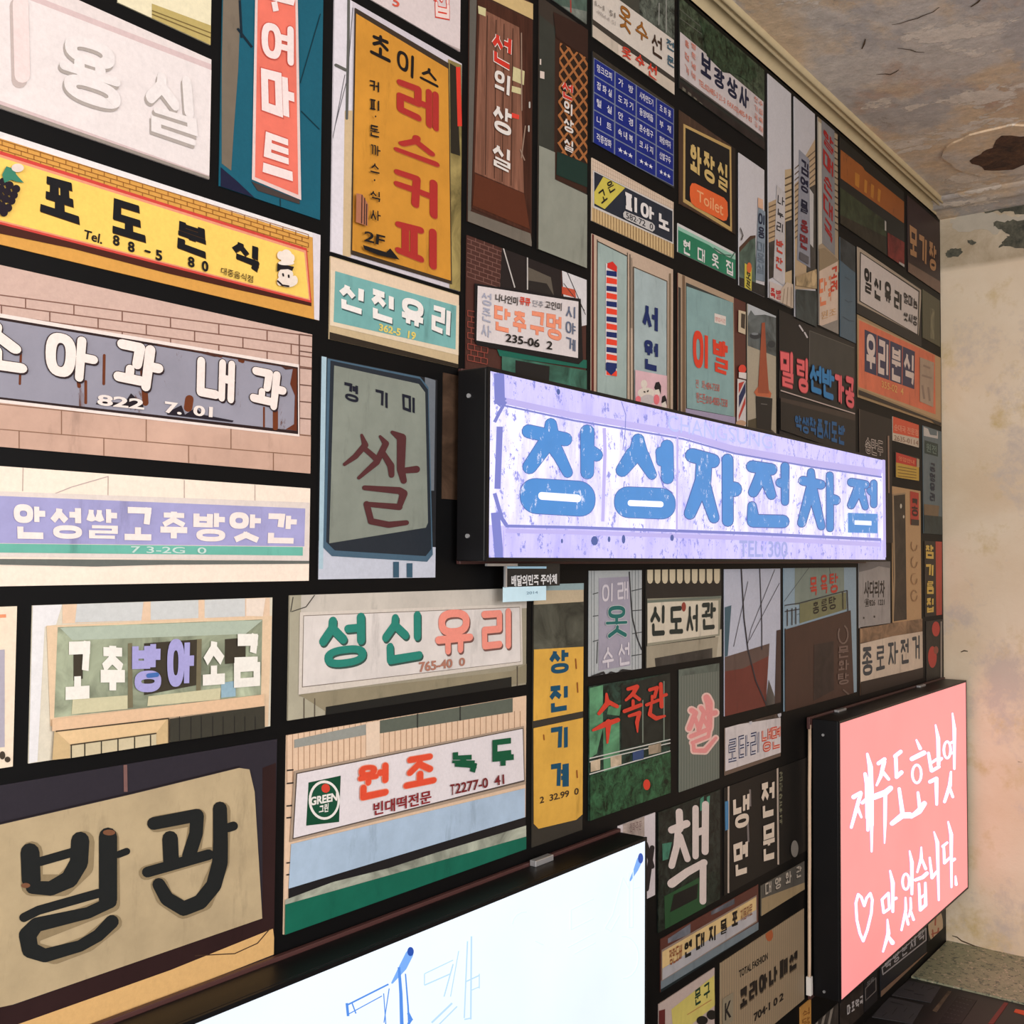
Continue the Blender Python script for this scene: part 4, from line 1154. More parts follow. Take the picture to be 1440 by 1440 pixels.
p = Photo('c3', (65, 345), (615, 1272), (46, 46, 50), 'photo of a royal blue price board with a grid of small white words')
p.poly('dark_top', [(60, 330), (620, 660), (620, 740), (60, 380)], (58, 52, 44), 'blur')
BQ = [(70, 388), (612, 738), (610, 1258), (66, 972)]
p.poly('sign_frame', BQ, (120, 128, 150))
rows = [['밍크모피', '가   방', '시계/면도기', '조 화 꽃'], ['잡 화 실', '도 자 기', '동양매듭', '부   채'], ['털   실', '안   경', '혼수침구', '화랑/액자'], ['니   트', '속 내 복', '코 사 지', '신발구두'], ['각종잡화', '★★★', '★★★', '★★★']]
cx = [0.0, 0.265, 0.53, 0.78, 1.0]
p.polys('sign_board', [cut(BQ, cx[i] + 0.008, cx[i + 1] - 0.008, j / 5 + 0.008, (j + 1) / 5 - 0.008) for j in range(5) for i in range(4)], (26, 42, 128), 'grunge')
for j in range(5):
    for i in range(4):
        s_ = rows[j][i]
        w_ = cx[i + 1] - cx[i]
        p.type(s_, cut(BQ, cx[i] + 0.04, cx[i + 1] - 0.04, j / 5 + (0.05 if '★' not in s_ else 0.07), (j + 1) / 5 - (0.06 if '★' not in s_ else 0.07)), (226, 224, 232), 0.012, 'board_lettering')
        p.k -= 1

p = Photo('c7', (108, 8), (658, 688), (218, 196, 174), 'photo of a dark piano school sign with a yellow slanted corner')
p.grid('tile_joint', [(100, 0), (665, 280), (665, 385), (100, 110)], 4, 38, (178, 152, 134), 2)
p.poly('lower_tiles', [(100, 340), (665, 590), (665, 720), (100, 450)], (206, 176, 130))
p.ink('tile_joint', [[(100 + k * 19, 330 + k * 8), (100 + k * 19, 460 + k * 8)] for k in range(30)], 4, (126, 96, 62), 'f')
p.poly('sign_frame', [(112, 92), (654, 360), (656, 592), (112, 345)], (206, 200, 196))
p.poly('sign_board', [(120, 104), (648, 370), (648, 580), (120, 334)], (42, 48, 60), 'grunge')
p.poly('yellow_corner', [(180, 138), (328, 212), (190, 356), (120, 318), (120, 240)], (206, 190, 84))
p.han('고은', [[(140, 248), (182, 215), (210, 290), (168, 325)], [(196, 180), (238, 160), (262, 225), (220, 255)]], BLK, 0.15)
p.han('피아노', [[(316, 232), (410, 275), (410, 398), (320, 358)], [(428, 300), (524, 345), (522, 448), (428, 405)], [(544, 368), (632, 408), (630, 515), (544, 478)]], (228, 222, 220), 0.19, 'f')
p.poly('number_plate', [(322, 370), (508, 450), (524, 470), (524, 495), (508, 510), (330, 425), (312, 410), (310, 385)], (196, 192, 190))
p.type('582·72  0', [(328, 378), (512, 460), (510, 500), (330, 418)], (50, 50, 54), 0.01, 'phone_number')

p = Photo('c7', (108, 520), (655, 900), (196, 172, 152), 'photo of a barber shop glass door with a red and blue striped pole sticker', z0=1.342 + 0.17)
p.polys('brick_edge', [[(104, 520), (120, 530), (120, 2000), (104, 2000)]], (96, 40, 36))
p.poly('left_glass', [(142, 568), (342, 668), (340, 1800), (142, 1800)], (166, 184, 180), 'grunge')
p.poly('frame_line', [(142, 568), (342, 668), (342, 676), (142, 576)], (60, 56, 50))
p.ink('frame_line', [[(142, 560), (138, 1800)], [(345, 650), (342, 1800)], [(362, 660), (365, 1800)], [(384, 745), (386, 1800)], [(612, 840), (612, 1800)], [(384, 745), (612, 842)]], 5, (78, 66, 56), 'f')
p.poly('right_glass', [(390, 752), (608, 846), (608, 1800), (390, 1800)], (172, 188, 190), 'grunge')
p.ink('frame_edge', [[(632, 790), (630, 1800)]], 12, (132, 112, 90), 'f')
p.poly('handle', [(362, 680), (376, 688), (378, 1160), (364, 1156)], (150, 132, 116))
st_r, st_b, st_w = [], [], []
for k in range(14):
    y = 768 + k * 51.6
    q = [(200, y - (4 if k % 2 else -2)), (270, y + 10), (270, y + 46), (199, y + 36)]
    (st_b if k % 2 == 0 else st_r).append(q)
p.poly('pole_sticker', [(196, 720), (274, 760), (270, 1480), (194, 1480)], (226, 216, 216))
p.polys('pole_stripe', st_b, (28, 46, 104))
p.polys('pole_stripe', st_r, (238, 70, 48))
p.poly('pole_cap', [(206, 722), (240, 710), (270, 745), (270, 782), (204, 752)], (214, 50, 44))
p.poly('pole_tip', [Q('b8', 146, 242), Q('b8', 214, 252), Q('b8', 214, 295), Q('b8', 182, 326), Q('b8', 146, 290)], (28, 46, 104))
p.han('서원', [[(438, 976), (550, 1010), (548, 1206), (440, 1150)], [Q('b8', 400, 76), Q('b8', 500, 96), Q('b8', 498, 304), Q('b8', 400, 280)]], (24, 44, 100), 0.19, 'f')
p.poly('poster', [Q('b8', 342, 290), Q('b8', 556, 330), Q('b8', 556, 560), Q('b8', 342, 520)], (232, 190, 198), 'grunge')
pv = p.view
p.view = 'b8'
p.dots('poster_figure', [(400, 385, 22, 28), (415, 445, 58, 36), (492, 430, 22, 36), (536, 520, 18, 30)], (226, 214, 202))
p.dots('poster_figure', [(425, 490, 48, 34)], (200, 190, 190))
p.dots('poster_shirt', [(360, 490, 18, 24), (484, 490, 20, 34)], (236, 120, 130))
p.polys('poster_hair', [[(468, 410), (478, 375), (500, 370), (514, 400), (512, 455), (500, 420), (475, 425)], [(516, 510), (522, 470), (540, 460), (552, 490), (552, 530), (545, 500), (520, 515)]], (34, 28, 34))
p.polys('poster_face', [[(396, 432), (408, 436), (406, 446), (396, 440)], [(428, 424), (416, 434), (420, 442), (430, 434)]], (40, 34, 38))
p.view = pv

p = Photo('c3', (650, -80), (1224, 1010), (44, 46, 42), 'photo of a white trading company sign with navy letters under dark leaves', z1=TOP - 0.012, z0=on_wall(1075, 212).z)
p.poly('leaves', [(640, -100), (1230, 460), (1230, 700), (640, 220)], (60, 70, 54), 'foliage')
p.ink('cable', [[(650, 60), (900, 270)], [(650, 120), (800, 230)]], 4, (100, 100, 92))
p.poly('shop_window', [(640, 540), (1224, 960), (1224, 1300), (640, 760)], (46, 38, 36), 'blur')
p.polys('window_pane', [[(668 + k * 38, 585 + k * 33), (690 + k * 38, 603 + k * 33), (690 + k * 38, 655 + k * 33), (668 + k * 38, 636 + k * 33)] for k in range(12)], (110, 104, 92))
p.poly('red_band', [(664, 636), (1118, 958), (1112, 1002), (664, 690)], (190, 52, 44))
p.poly('sign_frame', [(644, 208), (1218, 688), (1216, 932), (646, 520)], (96, 88, 84))
p.poly('sign_board', [(648, 214), (1213, 688), (1211, 922), (650, 510)], (208, 198, 198), 'grunge')
p.poly('hanging_leaves', [(780, 120), (860, 180), (1000, 300), (1150, 430), (1170, 520), (1120, 560), (1040, 505), (940, 490), (880, 430), (830, 380), (810, 250)], (46, 62, 44), 'foliage')
p.han('보광상사', [[(786, 345), (862, 402), (858, 548), (788, 498)], [(876, 450), (946, 490), (944, 618), (876, 572)], [(966, 505), (1036, 550), (1032, 686), (966, 636)], [(1050, 568), (1112, 610), (1110, 750), (1048, 700)]], (28, 32, 58), 0.19)
p.type('TEL:02)485-3 21-3  FAX:02)485-9 83', [(774, 536), (1132, 796), (1132, 842), (774, 588)], (222, 118, 84), 0.0, 'phone_number')
p.han('용접기', [(678, 246), (706, 268), (706, 540), (678, 490)], (212, 124, 104), 0.13, 'r', 'v', 0.5, name='small_lettering')
p.han('벨트냄비', [(722, 272), (750, 296), (750, 566), (722, 526)], (212, 124, 104), 0.13, 'r', 'v', 0.4, name='small_lettering')
p.han('전기공구', [(1146, 640), (1168, 656), (1168, 890), (1146, 860)], (214, 132, 112), 0.14, 'r', 'v', 0.4, name='small_lettering')
p.han('수입목재', [(1176, 662), (1200, 680), (1200, 912), (1176, 894)], (214, 132, 112), 0.14, 'r', 'v', 0.4, name='small_lettering')

p = Photo('c3', (650, 742), (1022, 1570), (76, 56, 44), 'photo of a black toilet sign with gold letters and an orange pill shape', 'wood', x1=on_wall(1033, 250).x, z0=on_wall(1033, 330).z)
p.poly('dark_side', [F((1029, 195)), F((1036, 200)), F((1036, 345)), F((1031, 342))], (40, 34, 30))
GQ = [F((960.8, 174)), F((1028, 207)), F((1029, 326)), F((960.4, 284))]
p.poly('sign_frame', GQ, (190, 158, 100))
p.poly('sign_board', [F((963.6, 179.5)), F((1025.5, 210.5)), F((1026.5, 319)), F((963.2, 280))], (28, 26, 26))
p.han('화장실', [[(712, 945), (798, 985), (798, 1218), (714, 1160)], [(806, 1008), (888, 1052), (886, 1262), (808, 1206)], [(902, 1060), (974, 1100), (972, 1316), (904, 1266)]], (206, 176, 112), 0.18, 'f')
p.view = 'c7'
p.poly('orange_pill', [(766, 205), (778, 182), (800, 182), (995, 280), (1018, 310), (1022, 400), (1012, 432), (990, 436), (800, 340), (772, 310), (764, 260)], (228, 104, 54))
p.type('Toilet', [(812, 226), (990, 318), (988, 404), (812, 300)], (240, 170, 120), 0.01, 'pill_lettering')

p = Photo('c7', (688, 450), (1076, 828), (212, 208, 206), 'photo of a green cloth awning sign with four white letters')
p.poly('sign_frame', [(680, 466), (1080, 672), (1080, 700), (680, 500)], (150, 196, 176))
p.poly('sign_board', [(680, 492), (900, 600), (960, 650), (1080, 700), (1080, 850), (680, 660)], (46, 128, 96), 'grunge')
p.han('현대옷집', [[(720, 550), (770, 576), (768, 676), (720, 652)], [(818, 608), (868, 632), (866, 722), (818, 700)], [(912, 646), (962, 670), (960, 762), (912, 735)], [(1010, 694), (1060, 718), (1058, 812), (1010, 788)]], (226, 222, 220), 0.15)
p.ink('torn_cloth', [[(930, 620), (1000, 665), (1040, 668)], [(1075, 640), (1040, 690)]], 8, (70, 110, 92))

p = Photo('c7', (688, 785), (1136, 1000), (92, 52, 44), 'photo of a barber shop glass window with two large red letters', x1=on_wall(1047.5, 450).x, z0=1.342 + 0.14)
p.poly('door_frame', [(680, 775), (1064, 948), (1075, 2000), (680, 2000)], (176, 152, 128))
p.poly('frame_line', [(690, 880), (706, 888), (706, 2000), (690, 2000)], (60, 54, 50))
p.poly('frame_edge', [(716, 800), (734, 808), (736, 2000), (716, 2000)], (116, 92, 72))
p.poly('window_gap', [(740, 850), (1060, 990), (1060, 2000), (740, 2000)], (60, 62, 60))
p.view = 'b4'
p.poly('glass', [(26, 14), (388, 142), (398, 1030), (30, 962)], (140, 172, 172), 'grunge')
p.poly('sill', [(20, 966), (405, 1034), (405, 1110), (20, 1040)], (168, 156, 184))
p.polys('paper_note', [[(243, 224), (332, 250), (332, 320), (243, 296)]], (226, 214, 206))
p.type('영업시간', [(248, 250), (328, 272), (328, 304), (248, 284)], (206, 110, 96), 0.0)
p.han('이발', [[(70, 340), (198, 372), (196, 692), (74, 655)], [(226, 385), (352, 428), (346, 728), (234, 690)]], (224, 66, 44), 0.2, 'f')
p.type('전   화:484-7358', [(94, 738), (280, 770), (278, 842), (94, 805)], (200, 110, 100), 0.004, 'phone_number')
p.type('핸드폰:010-4083-7358', [(96, 838), (342, 888), (340, 962), (98, 918)], (200, 96, 88), 0.004, 'phone_number')
p.poly('wall_lamp', [(426, 200), (482, 215), (480, 392), (424, 370)], (206, 188, 160))
p.poly('wall_lamp', [(446, 225), (478, 235), (474, 350), (444, 335)], (70, 60, 52))
p.poly('barber_pole', [(416, 735), (482, 750), (482, 1110), (410, 1090)], (214, 206, 204))
p.polys('barber_pole_stripe', [[(425, 770), (470, 755), (425, 850)], [(425, 1020), (478, 870), (478, 930), (425, 1060)]], (190, 66, 56))
p.polys('barber_pole_stripe', [[(426, 870), (478, 760), (478, 840), (426, 960)]], (38, 48, 88))
p.dots('pole_globe', [(452, 660, 30, 34)], (224, 70, 54))
p.poly('pole_collar', [(424, 684), (482, 690), (482, 740), (424, 726)], (226, 216, 212))
p.dots('pole_foot', [(440, 1082, 40, 24)], (200, 160, 130))

SKY = (206, 202, 206)
p = Photo('c8', (42, 68), (210, 1012), SKY, 'narrow grey sky photo with a blue grey vertical hair salon sign and dark roof')
p.poly('roof', [(40, 715), (120, 612), (150, 610), (154, 1020), (40, 1020)], (92, 110, 98), 'blur')
p.poly('roof_edge', [(40, 690), (115, 612), (150, 608), (150, 622), (115, 640), (40, 725)], (84, 60, 48))
p.poly('dark_street', [(40, 880), (220, 940), (220, 1050), (40, 1020)], (44, 42, 42), 'blur')
p.polys('sign_board', [[(78, 790), (125, 820), (122, 1000), (76, 960)]], (206, 190, 80))
p.han('호프', [(84, 830), (120, 850), (118, 980), (82, 945)], (70, 62, 40), 0.16, 'f', 'v')
p.dots('orange_disc', [(105, 820, 16, 34)], (214, 110, 60))
p.poly('sign_board', [(162, 362), (194, 376), (196, 440), (162, 425)], (222, 178, 150))
p.poly('sign_board', [(164, 428), (210, 455), (206, 912), (146, 898)], (136, 150, 164), 'grunge')
p.han('이용', [(164, 450), (206, 472), (202, 640), (158, 630)], (38, 44, 66), 0.17, 'f', 'v')
p.han('미용실', [(156, 640), (204, 660), (198, 870), (150, 858)], (110, 124, 138), 0.12, 'r', 'v')
p.ink('antenna', [[(42, 560), (60, 610), (50, 640)]], 6, (60, 56, 54))

p = Photo('c8', (230, -160), (385, 1085), SKY, 'narrow sky photo with a white vertical side dish shop sign and beige building', x0=on_wall(1079.4, 300).x, x1=on_wall(1112, 300).x, z1=TOP - 0.012)
p.poly('building', [(342, 180), (400, 170), (400, 1100), (342, 1100)], (196, 172, 138))
p.ink('facade_stripe', [[(342, 240 + k * 44), (400, 215 + k * 44)] for k in range(7)], 10, (96, 80, 62), 'f')
p.poly('building', [(225, 400), (290, 370), (290, 640), (225, 660)], (190, 162, 128))
p.ink('facade_stripe', [[(225, 430 + k * 34), (290, 402 + k * 34)] for k in range(7)], 8, (110, 90, 70), 'f')
p.poly('dark_windows', [(345, 520), (400, 500), (400, 830), (345, 850)], (54, 54, 56), 'blur')
p.poly('dark_windows', [(225, 660), (275, 640), (270, 880), (225, 900)], (66, 62, 58), 'blur')
p.poly('sign_board', [(286, 280), (342, 332), (330, 935), (264, 890)], (202, 196, 196), 'grunge')
p.han('나누리', [(292, 325), (336, 350), (326, 610), (282, 590)], (44, 42, 46), 0.13, 'f', 'v', 0.3)
p.han('반찬', [(282, 615), (328, 635), (320, 860), (274, 830)], (200, 66, 50), 0.15, 'f', 'v', 0.2)
p.poly('sign_board', [(228, 905), (325, 945), (318, 1045), (228, 1060)], (206, 192, 186))
p.han('족발', [(234, 950), (316, 965), (312, 1035), (234, 1020)], (190, 50, 50), 0.17, 'f')
p.poly('white_canopy', [(300, 1090), (310, 960), (345, 915), (388, 930), (388, 1085)], (206, 186, 166), 'grunge')
p.ink('canopy_fold', [[(330, 960), (318, 1060)], [(352, 950), (345, 1070)], [(374, 950), (372, 1070)]], 4, (140, 118, 100))

p = Photo('c8', (398, 0), (545, 1100), (200, 196, 200), 'narrow street photo with a grey vertical sign of navy and maroon letters', x0=on_wall(1116.3, 300).x, x1=on_wall(1145.5, 300).x, z1=TOP - 0.012, z0=on_wall(1145, 460).z)
p.poly('building', [(470, 100), (550, -40), (550, 960), (400, 960), (400, 280), (440, 240)], (190, 164, 132))
p.ink('facade_stripe', [[(400, 330 + k * 38), (560, 190 + k * 38)] for k in range(-4, 9)], 7, (104, 86, 70), 'f')
p.poly('dark_windows', [(495, 300), (550, 270), (550, 960), (480, 940)], (70, 66, 62), 'blur')
p.poly('white_banner', [(500, 300), (528, 340), (526, 690), (502, 660)], (196, 192, 190))
p.poly('sign_board', [(434, 48), (500, 112), (506, 822), (420, 770)], (150, 150, 160), 'grunge')
p.han('김영', [(444, 95), (496, 135), (492, 352), (438, 318)], (30, 32, 56), 0.17, 'f', 'v')
p.han('물', [[(440, 365), (490, 395), (488, 478), (436, 455)]], (30, 32, 56), 0.19, 'f')
p.han('홍민', [(438, 485), (490, 505), (486, 720), (434, 690)], (128, 36, 44), 0.2, 'f', 'v')
p.polys('small_square', [[(432, 715), (492, 750), (490, 800), (430, 765)]], (96, 92, 96))
p.poly('shopfront', [(395, 960), (560, 975), (560, 1250), (395, 1190)], (62, 70, 70), 'blur')
p.poly('lit_shelf', [(405, 880), (540, 830), (550, 960), (400, 935)], (184, 158, 120), 'blur')
p.dots('jar', [(522, 890, 14, 50)], (206, 178, 136))

p = Photo('c8', (558, 80), (686, 1200), (146, 138, 130), 'narrow photo of a grey vertical sign with red letters above a pale orange board', x0=on_wall(1149.6, 300).x, x1=on_wall(1177.4, 300).x, z1=TOP - 0.012, z0=on_wall(1150, 457).z)
p.poly('building', [(545, -200), (700, -60), (700, 820), (545, 700)], (170, 150, 124))
p.ink('facade_stripe', [[(640, 0 + k * 42), (700, 40 + k * 42)] for k in range(-2, 14)], 8, (84, 70, 58), 'f')
p.poly('sign_frame', [(556, -140), (580, -120), (584, 660), (560, 674)], (206, 196, 180))
p.poly('sign_board', [(580, -180), (664, -80), (668, 740), (584, 660)], (138, 136, 138), 'grunge')
p.han('할매순대국', [(588, -125), (658, -30), (650, 690), (592, 600)], (168, 40, 40), 0.16, 'f', 'v', 0.2)
p.poly('lower_wall', [(550, 700), (600, 690), (700, 780), (700, 850), (550, 850)], (150, 130, 104))
p.poly('sign_board', [(550, 850), (684, 778), (684, 1160), (550, 1210)], (222, 196, 176), 'grunge')
p.han('단국', [[(562, 890), (612, 870), (610, 1060), (562, 1075)], [(620, 880), (640, 870), (638, 1050), (618, 1060)]], (226, 130, 90), 0.14, 'f')
p.han('고려', [(636, 820), (680, 800), (680, 975), (636, 990)], (206, 70, 48), 0.19, 'f', 'v')
p.type('원조', [(572, 1110), (670, 1080), (670, 1130), (572, 1160)], (206, 160, 110), 0.0)

# ------------------------------------------------------------------ the printed sign photographs, far end of the wall
p = Photo('c8', (697, 35), (1124, 820), (38, 38, 36), 'dark photo of a rusty orange sign board above a green shop front', x0=on_wall(1180.3, 300).x, z1=TOP - 0.014)
p.poly('sign_board', [(706, 48), (850, 160), (865, 185), (1122, 390), (1120, 530), (706, 235)], (160, 92, 44), 'rust')
p.polys('worn_lettering', [[(800, 195), (830, 215), (826, 300), (800, 280)], [(862, 240), (880, 255), (876, 335), (860, 325)], [(905, 270), (925, 285), (920, 370), (902, 356)], [(950, 300), (968, 315), (962, 395), (946, 380)]], (196, 130, 56), 'grunge')
p.poly('shopfront', [(697, 290), (1000, 515), (1004, 620), (697, 470)], (58, 66, 46), 'blur')
p.poly('shopfront', [(697, 470), (1000, 620), (1000, 740), (760, 600), (697, 590)], (52, 46, 36), 'blur')
p.poly('red_door', [(1012, 590), (1122, 655), (1120, 810), (1014, 770)], (118, 44, 42), 'blur')
p.polys('white_tag', [[(992, 510), (1002, 520), (1002, 580), (992, 575)], [(1086, 780), (1122, 800), (1118, 840), (1088, 825)]], (184, 178, 172))

p = Photo('c8', (700, 640), (802, 1312), (84, 104, 118), 'narrow blue grey metal panel photo beside the white glass shop sign at far end', 'grunge', x0=on_wall(1180.6, 400).x, x1=on_wall(1202, 400).x, z1=on_wall(1203, 348).z)
p.poly('dark_top', [(690, 560), (810, 620), (810, 860), (690, 760)], (58, 62, 64), 'blur')
p.ink('wall_crack', [[(735, 880), (765, 900)], [(735, 1030), (755, 1045), (780, 1040)], [(720, 1140), (760, 1165), (790, 1170)]], 5, (60, 74, 86))

p = Photo('c8', (1142, 350), (1364, 995), (50, 38, 40), 'dark photo of a mosquito net shop sign with tan outlined letters, top right end', z1=TOP - 0.014, x1=XFAR - 0.012)
p.poly('sign_board', [(1140, 350), (1366, 500), (1366, 900), (1140, 770)], (58, 40, 42), 'grunge')
p.han('모기장', [[(1150, 535), (1208, 575), (1206, 760), (1156, 735)], [(1212, 590), (1272, 625), (1268, 820), (1216, 780)], [(1280, 635), (1334, 670), (1328, 850), (1284, 835)]], (178, 132, 92), 0.19, 'f')
p.poly('lower_ledge', [(1138, 775), (1366, 910), (1366, 1010), (1138, 870)], (124, 98, 84), 'grunge')
p.ink('ledge_line', [[(1138, 775), (1366, 912)]], 8, (60, 46, 42), 'f')

p = Photo('c8', (805, 690), (1236, 1290), (34, 31, 32), 'photo of a white glass shop sign with bold black letters, far right end', z1=on_wall(1204, 346).z, x0=on_wall(1204, 400).x, x1=on_wall(1294.5, 420).x, z0=on_wall(1205, 441).z)
p.poly('sign_frame', [(812, 682), (836, 692), (1236, 968), (1216, 1262), (816, 1050)], (176, 160, 142))
p.poly('frame_line', [(832, 715), (1222, 972), (1212, 1262), (828, 1040)], (40, 34, 34))
p.poly('sign_board', [(838, 725), (1214, 978), (1206, 1255), (834, 1036)], (212, 200, 194))
p.han('일신유리', [[(858, 805), (908, 835), (906, 1010), (860, 985)], [(920, 860), (972, 892), (970, 1045), (922, 1015)], [(988, 898), (1038, 928), (1036, 1075), (990, 1045)], [(1052, 955), (1106, 985), (1104, 1115), (1054, 1085)]], (28, 26, 28), 0.21, 'f')
p.han('알미늄', [(1114, 975), (1208, 1030), (1206, 1095), (1114, 1050)], (48, 42, 42), 0.17, 'f', name='small_lettering')
p.han('샷시창', [(1112, 1102), (1206, 1135), (1202, 1205), (1112, 1165)], (48, 42, 42), 0.17, 'f', name='small_lettering')

p = Photo('c8', (1242, 960), (1352, 1335), (98, 94, 72), 'narrow dim green curtained window photo right of the black lettered glass shop sign', 'ribs', x1=on_wall(1321, 450).x)
p.polys('curtain_lettering', [[(1290, 1080), (1320, 1095), (1318, 1290), (1292, 1280)]], (128, 122, 96), 'blur')

p = Photo('b3', (166, 512), (582, 1075), (168, 140, 104), 'photo of a salmon snack bar sign with white letters on navy squares', x1=XFAR - 0.012)
p.poly('sign_frame', [(166, 530), (585, 725), (585, 1050), (166, 880)], (196, 160, 120))
p.poly('sign_board', [(172, 540), (556, 718), (560, 1018), (170, 878)], (232, 122, 88), 'grunge')
NQ = [(200, 588), (458, 702), (455, 892), (200, 800)]
p.polys('letter_square', [cut(NQ, k / 4, (k + 1) / 4 - 0.012) for k in range(4)], (62, 60, 88))
p.han('우리분식', [cut(NQ, k / 4 + 0.015, (k + 1) / 4 - 0.025, 0.05, 0.97) for k in range(4)], (226, 206, 196), 0.17, 'f')
p.type('355-02  4', [(284, 846), (396, 886), (394, 922), (284, 880)], (240, 180, 110), 0.01, 'phone_number')
p.poly('menu_plate', [(478, 728), (550, 756), (546, 982), (478, 952)], (186, 160, 138), 'grunge')
p.ink('menu_lettering', [[(495, 770), (530, 785)], [(488, 820), (538, 835)], [(490, 870), (500, 940)], [(520, 880), (528, 950)]], 10, (150, 126, 112), 'f')
p.poly('underside', [(160, 890), (585, 1060), (585, 1100), (540, 1050), (160, 915)], (52, 42, 38))

p = Photo('b4', (752, 200), (1340, 1300), (33, 30, 30), 'dark photo of a machine workshop with pink and blue letters on black glass', z1=on_wall(1098, 437).z, z0=1.342 + 0.02, x0=on_wall(1095, 560).x, x1=on_wall(1202, 560).x)
p.poly('shutter', [(985, 358), (1335, 495), (1335, 760), (985, 640)], (66, 64, 60), 'grunge')
p.ink('shutter_edge', [[(988, 360), (985, 640)], [(988, 360), (1335, 495)]], 5, (104, 98, 92), 'f')
p.ink('white_bar', [([(908, 320), (935, 362)], 12), ([(948, 375), (968, 412)], 12)], 12, (206, 200, 200))
p.han('밀링', [[(756, 508), (862, 532), (860, 832), (764, 800)], [(880, 555), (978, 582), (974, 862), (896, 838)]], (236, 104, 108), 0.2, out=((140, 46, 56), 0.05))
p.han('가공', [[(1180, 690), (1250, 712), (1248, 940), (1186, 915)], [(1258, 708), (1335, 735), (1330, 978), (1262, 950)]], (236, 104, 112), 0.19, out=((140, 46, 56), 0.05))
p.han('선반', [[(982, 612), (1078, 640), (1076, 862), (986, 830)], [(1078, 640), (1172, 670), (1170, 905), (1082, 870)]], (48, 128, 186), 0.19, out=((30, 62, 96), 0.05))
p.ink('white_line', [[(755, 826), (1335, 1008)]], 9, (196, 176, 168), 'f')
p.poly('lower_board', [(750, 905), (1335, 1062), (1335, 1330), (750, 1130)], (42, 38, 36), 'grunge')
p.poly('lower_ledge', [(750, 880), (1335, 1015), (1335, 1062), (750, 910)], (70, 58, 52), 'grunge')
p.han('학생작품지도반', [(858, 1002), (1258, 1090), (1254, 1256), (862, 1140)], (38, 94, 144), 0.18, 'f', gap=0.06)

p = Photo('b4', (506, 150), (728, 1165), (176, 164, 144), 'photo of an orange traffic cone standing on a black box in a street', z0=1.342 + 0.12)
p.poly('street', [(495, 130), (735, 225), (735, 565), (495, 472)], (96, 102, 102), 'blur')
p.poly('sky_patch', [(500, 130), (735, 235), (735, 262), (640, 235), (560, 240), (530, 200), (500, 260)], (186, 190, 194))
p.dots('parked_car', [(565, 400, 45, 26), (690, 465, 30, 28)], (52, 56, 60))
p.dots('parked_car', [(560, 385, 28, 10)], (130, 136, 140))
p.poly('shadow', [(505, 1060), (570, 1040), (700, 1140), (735, 1175), (735, 1250), (505, 1200)], (86, 76, 58), 'grunge')
p.poly('cone_base', [(552, 840), (580, 800), (660, 810), (688, 850), (680, 882), (570, 868)], (196, 104, 70))
p.poly('traffic_cone', [(612, 300), (636, 296), (648, 560), (668, 850), (580, 845), (598, 560)], (164, 82, 56), 'grunge')
p.poly('black_box', [(565, 870), (694, 888), (684, 1145), (572, 1118)], (36, 34, 34))
p.ink('box_label', [[(606, 930), (650, 935)]], 7, (110, 106, 102))

p = Photo('b6', (108, 45), (250, 420), (36, 30, 29), 'dark photo with a small outlined white word above the end of the light box', x0=on_wall(1207.5, 600).x, x1=on_wall(1253, 600).x, z1=on_wall(1207, 575).z, z0=1.342 + 0.05)
p.poly('pipe', [(92, 30), (104, 35), (104, 300), (92, 300)], (130, 112, 98))
p.han('송만두', [[(130, 198), (160, 206), (158, 282), (132, 274)], [(162, 206), (192, 215), (190, 290), (162, 282)], [(194, 214), (222, 222), (220, 292), (194, 286)]], (60, 48, 44), 0.12, out=((214, 200, 190), 0.09))
p.ink('pipe', [[(248, 190), (250, 480)]], 8, (150, 120, 104), 'f')
p = Photo('b6', (272, 92), (404, 250), (214, 196, 176), 'small photo of a banner half orange and half cream, high on the far end')
p.poly('orange_band', [(260, 60), (410, 128), (410, 205), (260, 172)], (224, 92, 62))
p.type('순대국 전문점', [(278, 128), (400, 160), (400, 192), (278, 162)], (240, 170, 140), 0.01)
p.type('2635-0114', [(278, 186), (400, 215), (400, 240), (278, 212)], (150, 110, 90), 0.0, 'phone_number')
p = Photo('b6', (284, 272), (406, 422), (52, 44, 38), 'small photo of a yellow notice board with a red heading, below the orange banner')
p.poly('sign_board', [(288, 322), (404, 348), (404, 418), (288, 400)], (206, 168, 72))
p.poly('heading', [(288, 274), (390, 305), (390, 348), (288, 325)], (206, 62, 50))
p.poly('side_post', [(392, 305), (406, 310), (406, 350), (392, 348)], (190, 168, 136))
p.type('영업안내', [(300, 292), (380, 314), (380, 336), (300, 314)], (236, 150, 110), 0.01)
p.ink('notice_text', [[(296, 345 + k * 16), (300 + 90, 362 + k * 14)] for k in range(4)], 3, (120, 92, 50), 'f')
p = Photo('b6', (268, 445), (417, 1118), (196, 158, 116), 'tall photo of a tan shop wall with dark doorway and small red vertical sign')
p.poly('doorway', [(268, 488), (334, 482), (342, 1120), (276, 1130)], (58, 48, 40), 'blur')
p.ink('door_frame', [[(272, 490), (280, 900), (272, 1120)], [(268, 490), (336, 482)]], 8, (166, 140, 110), 'f')
p.dots('door_light', [(312, 546, 5, 12), (326, 600, 4, 8)], (214, 206, 190))
p.poly('hanging_sign', [(358, 470), (402, 480), (402, 645), (360, 640)], (196, 66, 54), 'grunge')
p.han('콩', [[(362, 505), (398, 510), (398, 600), (364, 596)]], (60, 36, 34), 0.14, 'f')
p.poly('sign_foot', [(362, 612), (402, 616), (402, 645), (362, 642)], (66, 50, 44))
